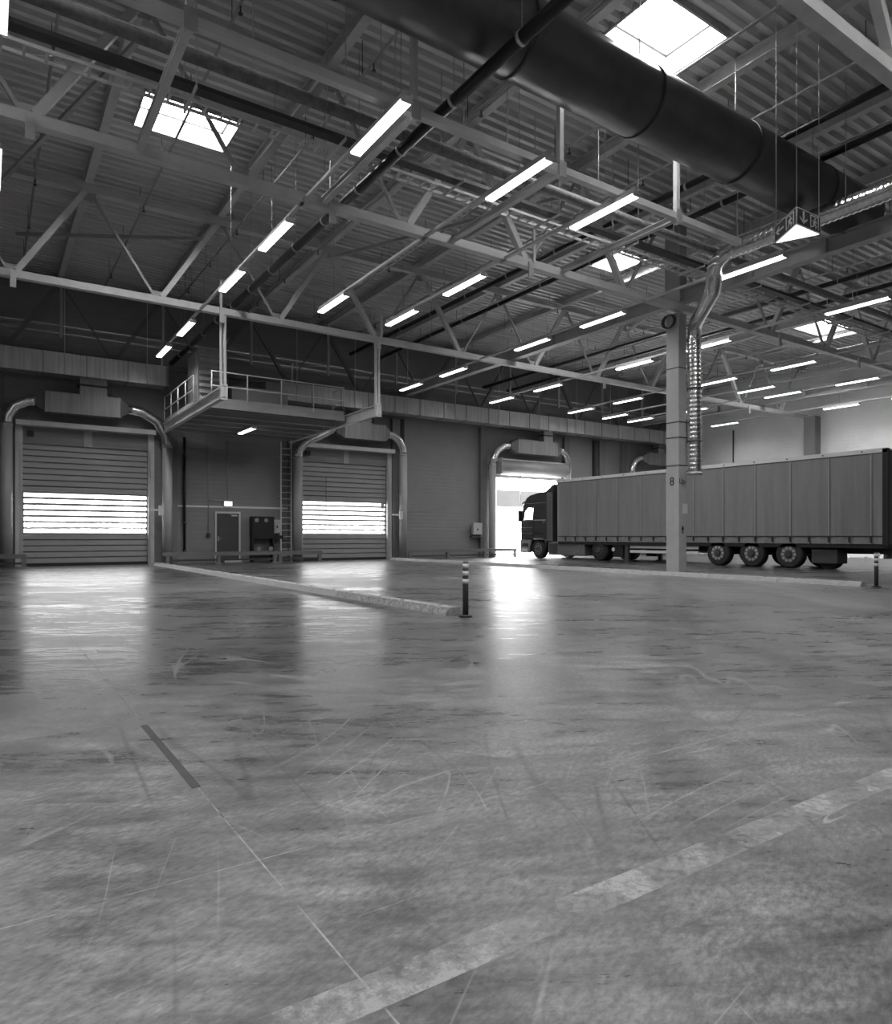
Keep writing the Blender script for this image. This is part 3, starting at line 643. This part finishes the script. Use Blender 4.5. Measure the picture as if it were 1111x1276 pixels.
# ------------------------------------------------------------------ low guard rails
def guard(label, x0, x1, posts, Y=29.62):
    g = thing('guard_rail', label, 'guard rail', (x0, Y, 0), 'low steel guard rails by the dock wall')
    MB().box(x0, x1, Y-0.06, Y+0.06, 0.34, 0.5).build('rail', 'pil', g)
    MB().box(x0, x1, Y-0.03, Y+0.03, 0.12, 0.2).build('lower_rail', 'dark', g)
    for x in posts:
        o = MB().box(x-0.07, x+0.07, Y-0.05, Y+0.09, 0, 0.49).build('post', 'pil', g); MB().box(x-0.13, x+0.13, Y-0.1, Y+0.14, 0, 0.015).build('foot_plate', 'steel2', o)
guard('low steel guard rail left of the left dock door', -1.2, 1.27, [-1.1, 1.2]); guard('low steel guard rail in front of the grey door and ladder', 6.0, 12.95, [6.2, 8.25, 10.7, 10.95, 12.85])
guard('low steel guard rail reaching into the open dock doorway', 17.6, 24.6, [17.7, 20.0, 22.4, 24.5])

# ------------------------------------------------------------------ wall furniture between the first two doors
d4 = thing('door_4', 'dark grey personnel door under the small exit lamp', 'door', (8.95, WY, 0), kind='structure')
MB().box(8.47, 9.45, WY-0.06, WY-0.002, 0.02, 2.17).build('leaf', 'door', d4)
b = MB(); b.box(8.4, 8.47, WY-0.09, WY, 0, 2.25); b.box(9.45, 9.52, WY-0.09, WY, 0, 2.25); b.box(8.47, 9.45, WY-0.09, WY, 2.17, 2.25); b.build('door_frame', 'steel', d4)
b = MB(); b.box(8.53, 8.58, WY-0.075, WY-0.06, 0.95, 1.15); b.box(8.54, 8.68, WY-0.11, WY-0.09, 1.05, 1.07); b.box(8.545, 8.565, WY-0.1, WY-0.06, 1.05, 1.07); b.build('door_handle', 'galv', d4)
b = MB(); b.box(9.1, 9.38, WY-0.11, WY-0.06, 2.05, 2.11); b.bar((9.15, WY-0.1, 2.12), (8.95, WY-0.14, 2.12), 0.02, 0.015); b.build('door_closer', 'galv', d4)
MB().box(8.75, 9.5, WY-0.32, WY-0.1, 0.0, 0.09).build('doorstep', 'white', d4)
x_ = thing('exit_lamp', 'small glowing exit lamp above the grey personnel door', 'exit lamp', (8.97, WY-0.1, 2.6))
MB().box(8.78, 9.16, WY-0.1, WY, 2.48, 2.72).build('housing', 'white', x_); MB().box(8.8, 9.14, WY-0.112, WY-0.1, 2.5, 2.7).build('lit_face', 'exitl', x_)
MB().box(8.86, 9.08, WY-0.09, WY-0.01, 2.42, 2.48).build('lens', 'white', x_)
c_ = thing('wall_conduit', 'thin cable conduits running down the wall to the exit lamp', 'conduit', (8.6, WY-0.03, 2.6))
for (p, q) in (((8.97, WY-0.03, 5.4), (8.97, WY-0.03, 2.72)), ((8.13, WY-0.03, 5.4), (8.13, WY-0.03, 1.3)), ((8.13, WY-0.03, 2.73), (8.97, WY-0.03, 2.73)), ((6.97, WY-0.25, 5.3), (6.97, WY-0.25, 5.28))):
    MB().tube(p, q, 0.018, 6).build('conduit', 'steel2', c_)
MB().box(8.05, 8.21, WY-0.08, WY, 1.12, 1.3).build('push_button', 'dark', c_)
p = thing('standpipe', 'dark vertical pipe on the wall right of the left door', 'pipe', (7.1, WY-0.12, 0.45))
MB().tube((7.1, WY-0.12, 0.5), (7.1, WY-0.12, 5.4), 0.055, 10).build('pipe', 'black', p)
for z in (0.5, 1.7, 3.0, 4.6): MB().sweep([(7.1, WY-0.12, z), (7.1, WY-0.12, z+0.08)], 0.075, 10).build('coupling', 'dark', p)
# forklift-like charger rack in black
k_ = thing('equipment_rack', 'black equipment rack standing right of the grey personnel door', 'rack', (10.4, WY-0.35, 0))
MB().box(9.93, 10.93, WY-0.5, WY-0.1, 1.05, 2.05).build('cabinet', 'ink', k_)
for x in (9.93, 10.87): MB().box(x, x+0.06, WY-0.5, WY-0.1, 0, 1.05).build('leg', 'ink', k_)
MB().box(9.99, 10.87, WY-0.5, WY-0.1, 0.4, 0.46).build('shelf', 'ink', k_)
for x in (10.2, 10.75): MB().sweep([(x, WY-0.58, 0.6), (x, WY-0.5, 0.6)], 0.1, 16).build('cable_reel', 'rim', k_)
for x in (10.12, 10.55):
    MB().sweep([(x, WY-0.52, 1.88), (x, WY-0.5, 1.88)], 0.09, 16).build('gauge', 'rim', k_)
MB().box(10.93, 11.4, WY-0.4, WY-0.1, 1.05, 1.2).build('side_shelf', 'ink', k_)
b_ = thing('switch_box', 'light grey switch box on the wall beside the ladder', 'switch box', (11.2, WY-0.1, 1.3))
MB().box(11.0, 11.38, WY-0.16, WY, 1.3, 1.92).build('body', 'steel', b_, bevel=0.01); MB().box(11.17, 11.22, WY-0.185, WY-0.16, 1.55, 1.64).build('switch', 'ink', b_)
b_ = thing('switch_box', 'light grey switch box on the wall left of the open dock door', 'switch box', (22.5, WY-0.2, 1.25))
MB().box(22.2, 22.8, WY-0.42, WY-0.22, 1.25, 1.9).build('body', 'post', b_, bevel=0.01); MB().box(22.45, 22.52, WY-0.45, WY-0.42, 1.5, 1.58).build('switch', 'ink', b_)
b = MB(); b.box(22.1, 22.8, WY-0.4, WY-0.2, 1.08, 1.18); b.box(22.4, 22.6, WY-0.22, WY, 1.1, 1.8); b.build('bracket', 'dark', b_)
ld = thing('wall_ladder', 'fixed steel ladder rising from the floor to the mezzanine', 'ladder', (11.55, WY-0.35, 0))
for x in (11.3, 11.8): MB().box(x-0.025, x+0.025, WY-0.38, WY-0.32, 0, 5.5).build('stile', 'steel', ld)
for i in range(18): MB().tube((11.3, WY-0.35, 0.28+0.29*i), (11.8, WY-0.35, 0.28+0.29*i), 0.016, 8).build('rung', 'steel', ld)
for z in (1.2, 3.0, 4.8):
    for x in (11.3, 11.8): MB().box(x-0.015, x+0.015, WY-0.35, WY, z, z+0.04).build('wall_bracket', 'steel', ld)

# ------------------------------------------------------------------ mezzanine
mz = thing('mezzanine', 'steel mezzanine platform hung from the roof truss over the grey door', 'platform', (8.8, 26, 5.42))
for X in (6.12, 11.5):
    b = MB(); b.ibeam((X, 21.35, 5.6), (X, 29.85, 5.6), 0.16, 0.38, 0.03); b.build('edge_beam', 'steel', mz)
    for dx in (-0.06, 0.06): MB().box(X+dx-0.03, X+dx+0.03, 21.45, 21.55, 5.4, 8.0).build('hanger_post', 'steel', mz)
    MB().box(X-0.1, X+0.1, 21.35, 21.38, 5.36, 5.84).build('end_plate', 'steel', mz)
MB().box(6.2, 11.42, 23.95, 24.03, 5.56, 5.78).build('front_beam', 'steel2', mz)
MB().box(6.2, 11.42, 24.03, 29.85, 5.68, 5.74).build('deck', 'pil', mz)
for i in range(5):
    y = 24.9+1.1*i
    MB().ibeam((6.2, y, 5.56), (11.42, y, 5.56), 0.14, 0.24, 0.02).build('joist', 'steel2', mz)
def railing(pts, label):
    r = thing('handrail', label, 'railing', pts[0], 'mezzanine railings')
    for i in range(len(pts)-1):
        a = Vector(pts[i]); q = Vector(pts[i+1]); L = (q-a).length; n = max(1, round(L/1.15))
        for h in (1.05, 0.55): MB().tube(a+Vector((0, 0, h)), q+Vector((0, 0, h)), 0.022, 8).build('rail_tube', 'steel', r)
        for k in range(n+1):
            s = a+(q-a)*(k/n); MB().tube(s, s+Vector((0, 0, 1.05)), 0.022, 8).build('baluster', 'steel', r)
        MB().bar(a+Vector((0, 0, 0.08)), q+Vector((0, 0, 0.08)), 0.01, 0.14).build('toe_board', 'steel2', r)
railing([(6.45, 24.0, 5.78), (11.4, 24.0, 5.78)], 'front steel railing of the mezzanine')
railing([(6.12, 25.1, 5.8), (6.12, 29.8, 5.8)], 'side steel railing of the mezzanine facing the left door')
railing([(11.4, 24.0, 5.78), (11.4, 25.0, 5.78)], 'short return railing at the right end of the mezzanine')
u = thing('ventilation_unit', 'tall sheet-metal ventilation unit standing on the mezzanine corner', 'ventilation unit', (7.1, 27.2, 5.74))
MB().box(6.65, 7.75, 26.7, 28.2, 5.74, 8.3).build('casing', 'galv_dull', u, bevel=0.02)
for k in range(9): MB().prism([(26.7, 6.1+0.24*k), (26.62, 6.1+0.24*k), (26.7, 6.24+0.24*k)], 0, 6.72, 7.7).build('louvre_blade', 'steel2', u)
MB().box(6.63, 6.65, 26.8, 28.1, 6.9, 8.15).build('end_reflection', 'galv', u)  # paler sheet painting the bright reflection on the unit's end
u = thing('equipment_box', 'low pale housing standing behind the mezzanine railing', 'ventilation unit', (9.0, 27, 5.74))
MB().box(8.0, 10.3, 26.9, 28.4, 5.74, 7.05).build('casing', 'post', u, bevel=0.03); MB().box(7.97, 10.33, 26.87, 28.43, 6.98, 7.02).build('lid_seam', 'steel2', u)
tag(MB().box(10.3, 11.0, 29.6, 30.3, 7.0, 8.0).build('duct_transition', 'galv_dull', loc=(10.6, 30, 7.3)), 'sheet-metal transition joining the mezzanine units to the wall duct', 'duct')
l = copy_tree(proto); at(l, (8.6, 26.0, 5.33), 'fluorescent lamp fixed under the mezzanine platform')

# ------------------------------------------------------------------ kerbs and bollards
def kerb(x, ys, label, m, hw=0.16, h=0.11):
    k = thing('wheel_kerb', label, 'kerb', (x, ys[0], 0), 'lane kerbs')
    for i in range(len(ys)-1):
        mm = m(i) if callable(m) else m
        s = MB().prism([(x-hw, 0), (x+hw, 0), (x+hw*0.55, h), (x-hw*0.55, h)], 1, ys[i]+0.004, ys[i+1]-0.004).build('kerb_segment', mm, k)
        for f in (0.2, 0.8):
            y = ys[i]+(ys[i+1]-ys[i])*f
            MB().sweep([(x, y, h), (x, y, h+0.006)], 0.03, 10).build('bolt', 'ink', s)
kerb(5.72, [8.3+1.9*i for i in range(12)], 'long low wheel kerb leading to the left dock door', lambda i: 'scuff' if i < 2 else 'conc2')
kerb(16.75, [7.75+2.0*i for i in range(12)], 'long pale wheel kerb beside the truck lane', 'conc2')
def bollard(x, y, label):
    b = thing('lane_bollard', label, 'bollard', (x, y, 0), 'flexible lane bollards')
    MB().sweep([(x, y, 0), (x, y, 0.02), (x, y, 0.03)], [0.1, 0.1, 0.06], 20).build('base', 'ink', b)
    MB().sweep([(x, y, 0.02), (x, y, 0.78), (x, y, 0.795)], [0.042, 0.042, 0.03], 20).build('post', 'dark', b)
    for z in (0.475, 0.59, 0.695): MB().sweep([(x, y, z), (x, y, z+0.065)], 0.045, 20).build('white_band', 'white', b)
bollard(5.72, 8.02, 'black and white bollard at the near end of the long left kerb'); bollard(16.78, 7.5, 'black and white bollard in front of the trailer rear')

# ------------------------------------------------------------------ truck
TX0, TX1 = 24.15, 26.7
tr = thing('truck_trailer', 'grey curtain-sided semi-trailer behind the concrete column', 'trailer', (25.4, 18, 0))
# tarpaulin with shallow vertical folds
def curtain(X, s):
    n = 260; vs = []; fs = []
    for i in range(n+1):
        y = 10.6+(25.85-10.6)*i/n; ph = (y-10.6)/0.68
        fold = 0.014*math.cos(2*PI*ph)+0.006*math.sin(2*PI*ph*2.7+1)
        for z, k in ((0.9, 1.0), (1.25, 1.0), (2.2, 0.8), (3.2, 0.6), (3.9, 0.2)): vs.append((X-s*fold*k, y, z))
    for i in range(n):
        for j in range(4): a = i*5+j; fs.append((a, a+5, a+6, a+1))
    return MB().add(vs, fs, True).build('curtain', 'curtain', tr)
cl = curtain(TX0, 1); curtain(TX1, -1)
b = MB(); b.box(TX0+0.04, TX1-0.04, 25.8, 25.87, 0.9, 3.98); b.build('headboard', 'dark', tr)
MB().box(TX0+0.04, TX1-0.04, 10.5, 10.6, 0.9, 3.98).build('rear_doors', 'dark', tr)
for X in (TX0-0.03, TX1-0.05): MB().box(X, X+0.08, 10.42, 10.6, 0.85, 4.0).build('rear_post', 'ink', tr)
MB().box(TX0, TX1, 10.45, 25.88, 3.94, 3.99).build('roof', 'strap', tr)
for X in (TX0-0.03, TX1-0.02):
    o = MB().box(X, X+0.05, 10.45, 25.88, 3.88, 4.02).build('top_rail', 'white', tr)
    if X < 25:
        for k in range(12): MB().box(X-0.008, X, 11.2+1.28*k, 11.25+1.28*k, 3.93, 3.97).build('rail_rivet', 'ink', o)
MB().box(TX0+0.02, TX1-0.02, 10.45, 25.8, 0.76, 0.9).build('side_beam', 'ink', tr)
for X in (24.95, 25.75): MB().box(X, X+0.15, 10.6, 25.0, 0.55, 0.8).build('chassis_rail', 'ink', tr)
for i in range(22):
    y = 10.95+0.68*i
    o = MB().box(TX0-0.028, TX0-0.012, y-0.03, y+0.03, 0.92, 1.14).build('buckle', 'ink', tr)
    MB().box(TX0-0.034, TX0-0.028, y-0.015, y+0.015, 0.9, 0.95).build('hook', 'rim', o)
    if i % 2 == 0: MB().box(TX0-0.022, TX0-0.016, y-0.02, y+0.02, 1.14, 3.86).build('strap', 'strap', tr)
MB().box(TX0-0.024, TX0-0.012, 10.6, 25.85, 1.14, 1.17).build('hem_band', 'ink', tr)
def wheel(x, y, r, w, parent, rimm='rim', name='wheel', side=-1):
    hole = 'rim' if rimm == 'rimd' else 'ink'
    xo = x; xi = x-side*w
    o = MB().sweep([(xo, y, r), (xo-side*0.03, y, r), (xo-side*0.05, y, r), (xi+side*0.03, y, r), (xi, y, r)], [r*0.88, r*0.97, r, r, r*0.95], 36).build(name, 'rubber', parent)
    # dished rim with hand holes
    MB().sweep([(xo+side*0.012, y, r), (xo+side*0.002, y, r)], [r*0.58, r*0.6], 28).build('rim', 'dark' if rimm == 'dark' else rimm, o)
    MB().sweep([(xo+side*0.05, y, r), (xo+side*0.012, y, r)], [r*0.2, r*0.26], 16).build('hub', 'cab', o)
    b = MB()
    for k in range(10):
        t = 2*PI*k/10; b.sweep([(xo+side*0.016, y+0.45*r*math.cos(t), r+0.45*r*math.sin(t)), (xo+side*0.013, y+0.45*r*math.cos(t), r+0.45*r*math.sin(t))], 0.055*r/0.5, 10)
    b.build('wheel_nut' if hole == 'rim' else 'hand_hole', hole, o)
    return o
for y in (16.65, 15.2, 13.75):
    wheel(TX0+0.02, y, 0.5, 0.36, tr, 'rimd'); wheel(TX1-0.02, y, 0.5, 0.36, tr, side=1)
    MB().tube((TX0+0.2, y, 0.5), (TX1-0.2, y, 0.5), 0.07, 10).build('axle', 'ink', tr)
    b = MB(); b.sweep([(TX0+0.2, y+0.57*math.cos(t), 0.5+0.57*math.sin(t)) for t in [PI*0.15+PI*0.7*i/8 for i in range(9)]], 0.02, 6); b.build('mudguard', 'ink', tr)
MB().box(TX0+0.15, TX0+0.85, 12.1, 13.0, 0.2, 0.72).build('pallet_locker', 'dark', tr, bevel=0.03)
MB().sweep([(TX0+0.4, 12.55, 0.42), (TX0+0.75, 12.55, 0.42)], 0.42, 24).build('spare_wheel', 'rubber', tr)
for X in (TX0+0.1, TX1-0.15):
    for z in (0.42, 0.62): MB().box(X, X+0.04, 17.6, 21.2, z, z+0.12).build('side_guard', 'white', tr)
    MB().box(X, X+0.12, 21.3, 21.5, 0.05, 0.8).build('landing_leg', 'dark', tr); MB().box(X-0.06, X+0.2, 21.22, 21.58, 0, 0.05).build('leg_foot', 'dark', tr)
    MB().box(X, X+0.3, 21.6, 22.2, 0.2, 0.75).build('tool_box', 'ink', tr)
MB().box(TX0+0.05, TX1-0.05, 10.5, 10.6, 0.42, 0.55).build('underrun_bar', 'dark', tr)
for X in (TX0+0.3, TX1-0.4): MB().box(X, X+0.08, 10.5, 10.7, 0.5, 0.8).build('bar_bracket', 'ink', tr)
for yy, z in ((10.75, 0.55), (11.1, 0.42)): MB().sweep([(TX0-0.01, yy, z), (TX0+0.02, yy, z)], 0.07, 14).build('side_lamp', 'white', tr)

tk = thing('truck_tractor', 'dark truck tractor unit with its cab in the open dock doorway', 'truck', (25.4, 26, 0))
CXL, CXR = 24.2, 26.65
prof_cab = [(28.72, 0.95), (28.76, 1.5), (28.74, 1.95)]
wind = [(28.74, 1.95), (28.62, 2.6), (28.42, 3.0)]
roofp = [(28.42, 3.0), (28.28, 3.2), (28.0, 3.33), (27.55, 3.42), (26.9, 3.48), (26.35, 3.49)]
winh = [(28.55, 2.06), (27.75, 2.06), (27.72, 2.66), (28.2, 2.7), (28.45, 2.5)]
arc_w = [(27.37+0.62*math.cos(t), 0.5+0.62*math.sin(t)) for t in [0.12+(PI-0.24)*i/12 for i in range(13)]]
outer = [(28.7, 0.28), (28.72, 0.95), (28.76, 1.5), (28.74, 1.95), (28.62, 2.6), (28.42, 3.0)]+roofp[1:]+[(26.3, 3.4), (26.3, 0.9), (26.7, 0.9), (26.75, 0.5)]+[(27.37-0.62*math.cos(t), 0.5+0.62*math.sin(t)) for t in [0.12+(PI-0.24)*i/12 for i in range(13)]]+[(28.0, 0.28)]
def keyhole(outer, hole):
    # join hole (opposite winding) to the outer outline with a bridge at the front edge
    i = 3; h0 = 0
    return outer[:i+1]+[hole[(h0+k) % len(hole)] for k in range(len(hole)+1)]+outer[i:]
def area(p): return sum(p[i][0]*p[(i+1) % len(p)][1]-p[(i+1) % len(p)][0]*p[i][1] for i in range(len(p)))
hol = winh if area(winh)*area(outer) < 0 else winh[::-1]
key = keyhole(outer, hol)
def tri_prism(poly, x0, x1, name, m, parent):
    from mathutils.geometry import tessellate_polygon
    tris = tessellate_polygon([[Vector((p[0], p[1], 0)) for p in outer], [Vector((p[0], p[1], 0)) for p in hol]])
    pp = outer+hol; n = len(pp)
    vs = [(x0, p[0], p[1]) for p in pp]+[(x1, p[0], p[1]) for p in pp]; fs = [tuple(t) for t in tris]+[tuple(i+n for i in t[::-1]) for t in tris]
    for ring, b in ((range(len(outer)), 0), (range(len(hol)), len(outer))):
        L = len(ring)
        for i in range(L): fs.append((b+i, b+(i+1) % L, n+b+(i+1) % L, n+b+i))
    return MB().add(vs, fs).build(name, m, parent)
for x0 in (CXL, CXR-0.06):
    o = tri_prism(key, x0, x0+0.06, 'cab_side', 'cab', tk)
    MB().prism(hol, 0, x0+0.02, x0+0.03).build('side_window', 'cabglass', o)
def strip(pts, name, m, th=0.05):
    b = MB(); vs = [(x, p[0], p[1]) for x in (CXL+0.06, CXR-0.06) for p in pts]; n = len(pts)
    b.add(vs, [(i, i+1, n+i+1, n+i) for i in range(n-1)], True); return b.build(name, m, tk)
strip([(28.7, 0.28)]+prof_cab, 'front_panel', 'cab'); strip(wind, 'windscreen', 'cabglass'); strip(roofp+[(26.3, 3.4)], 'cab_roof', 'cab'); strip([(26.3, 3.4), (26.3, 0.9)], 'cab_back', 'cab'); strip([(28.7, 0.95), (26.3, 0.95)], 'cab_floor', 'ink')
MB().prism([(26.95, 3.46), (26.3, 3.84), (26.26, 3.84), (26.26, 3.3), (26.4, 3.3)], 0, CXL+0.1, CXR-0.1).build('roof_deflector', 'cab', tk)
MB().box(CXL-0.02, CXL+0.04, 26.26, 26.66, 0.92, 3.42).build('side_fairing', 'cab2', tk); MB().box(CXR-0.04, CXR+0.02, 26.26, 26.66, 0.92, 3.42).build('side_fairing', 'cab2', tk)
o = MB().box(CXL-0.012, CXL, 26.72, 27.72, 1.05, 1.95).build('door_skin', 'cab', tk)
MB().box(CXL-0.04, CXL-0.012, 26.78, 26.98, 1.88, 1.92).build('door_handle', 'rim', o)
MB().box(CXL-0.02, CXL, 26.75, 28.6, 1.98, 2.04).build('waist_trim', 'rim', tk)
MB().prism([(28.0, 0.28), (28.72, 0.28), (28.74, 0.98), (26.72, 0.98), (26.74, 0.9), (26.85, 1.0), (27.1, 1.08), (27.6, 1.08), (27.9, 0.9), (28.0, 0.6)], 0, CXL-0.03, CXL).build('wheel_arch_panel', 'cab3', tk)
MB().box(CXL-0.045, CXL-0.03, 28.1, 28.62, 0.6, 0.78).build('foot_step', 'ink', tk); MB().box(CXL-0.045, CXL-0.03, 28.15, 28.66, 0.34, 0.5).build('head_lamp', 'white', tk)
MB().box(CXL+0.02, CXR-0.02, 28.66, 28.86, 0.28, 0.95).build('bumper', 'cab2', tk, bevel=0.03)
o = MB().box(CXL-0.32, CXL-0.1, 28.5, 28.62, 1.95, 2.55).build('door_mirror', 'ink', tk, bevel=0.03); MB().bar((CXL, 28.5, 2.1), (CXL-0.12, 28.55, 2.1), 0.04, 0.04).build('mirror_arm', 'ink', o)
MB().box(CXL+0.02, CXL+0.6, 24.0, 26.6, 0.2, 0.9).build('tank_fairing', 'cab2', tk, bevel=0.04); MB().box(CXR-0.6, CXR-0.02, 24.0, 26.6, 0.2, 0.9).build('tank_fairing', 'cab2', tk, bevel=0.04)
MB().box(CXL, CXL+0.015, 25.9, 26.5, 0.28, 0.8).build('tank_trim', 'dark', tk)
MB().box(CXL+0.005, CXL+0.02, 24.05, 26.55, 0.8, 0.83).build('tank_trim', 'rim', tk)
MB().sweep([(CXL+0.01, 24.25+0.5*(1-math.cos(t)), 0.8-0.5*math.sin(t)) for t in [PI/2*i/6 for i in range(7)]], 0.012, 6).build('tank_trim', 'rim', tk)
for z, a_, b_ in ((1.3, 26.75, 28.68), (1.62, 27.75, 28.68), (2.9, 26.75, 28.35)): MB().box(CXL-0.012, CXL, a_, b_, z, z+0.025).build('highlight_line', 'cab3', tk)  # pale strips painting highlight lines onto the cab side
MB().box(CXL-0.02, CXL, 27.74, 27.78, 1.0, 2.7).build('door_edge', 'ink', tk)
MB().prism([(28.5, 2.92), (28.66, 2.86), (28.64, 2.98), (28.44, 3.06)], 0, CXL, CXR).build('sun_visor', 'cab3', tk)
for y in (26.55, 26.4): MB().box(CXL-0.03, CXL-0.02, y, y+0.02, 1.0, 3.3).build('fairing_rib', 'dark', tk)
for X in (24.95, 25.75): MB().box(X, X+0.12, 22.2, 28.4, 0.6, 0.85).build('frame_rail', 'ink', tk)
MB().sweep([(25.4, 23.3, 0.86), (25.4, 23.3, 0.92)], 0.45, 24).build('fifth_wheel', 'ink', tk)
for y in (27.37, 23.04):
    wheel(CXL+0.02, y, 0.5, 0.33 if y > 25 else 0.6, tk, 'rim' if y > 25 else 'dark'); wheel(CXR-0.02, y, 0.5, 0.33 if y > 25 else 0.6, tk, side=1)
    MB().tube((CXL+0.2, y, 0.5), (CXR-0.2, y, 0.5), 0.08, 10).build('axle', 'ink', tk)
b = MB(); vs = []; n = 12
for i in range(n+1):
    t = PI*0.08+PI*0.84*i/n
    for x in (CXL, CXL+0.6): vs.append((x, 23.04+0.58*math.cos(t), 0.5+0.58*math.sin(t)))
b.add(vs, [(2*i, 2*i+1, 2*i+3, 2*i+2) for i in range(n)], True).build('mudguard', 'ink', tk)
MB().sweep([(CXL+0.0, 22.15, 0.55), (CXL+0.03, 22.15, 0.55)], 0.09, 14).build('side_reflector', 'white', tk)
MB().box(CXL+0.3, CXR-0.3, 26.0, 26.22, 0.9, 2.6).build('cab_rear_rack', 'ink', tk)
for x in (CXL+0.35, CXL+1.2): MB().tube((x, 26.1, 3.84), (x, 26.1, 3.98), 0.05, 10).build('roof_beacon', 'white', tk)

# ------------------------------------------------------------------ yard outside
yb = thing('yard_building', 'white building with a grey band seen through the open dock door', 'building', (60, 52, 0))
MB().box(31, 90, 47, 57, 0, 3.75).build('lower_wall', 'yard', yb); MB().box(30.9, 90.1, 46.9, 57, 3.75, 5.2).build('band', 'yard2', yb); MB().box(31, 90, 47, 57, 5.2, 7).build('upper_wall', 'yard', yb)
MB().box(30.8, 90.2, 46.8, 57.2, 7, 7.2).build('roof_edge', 'yard', yb)
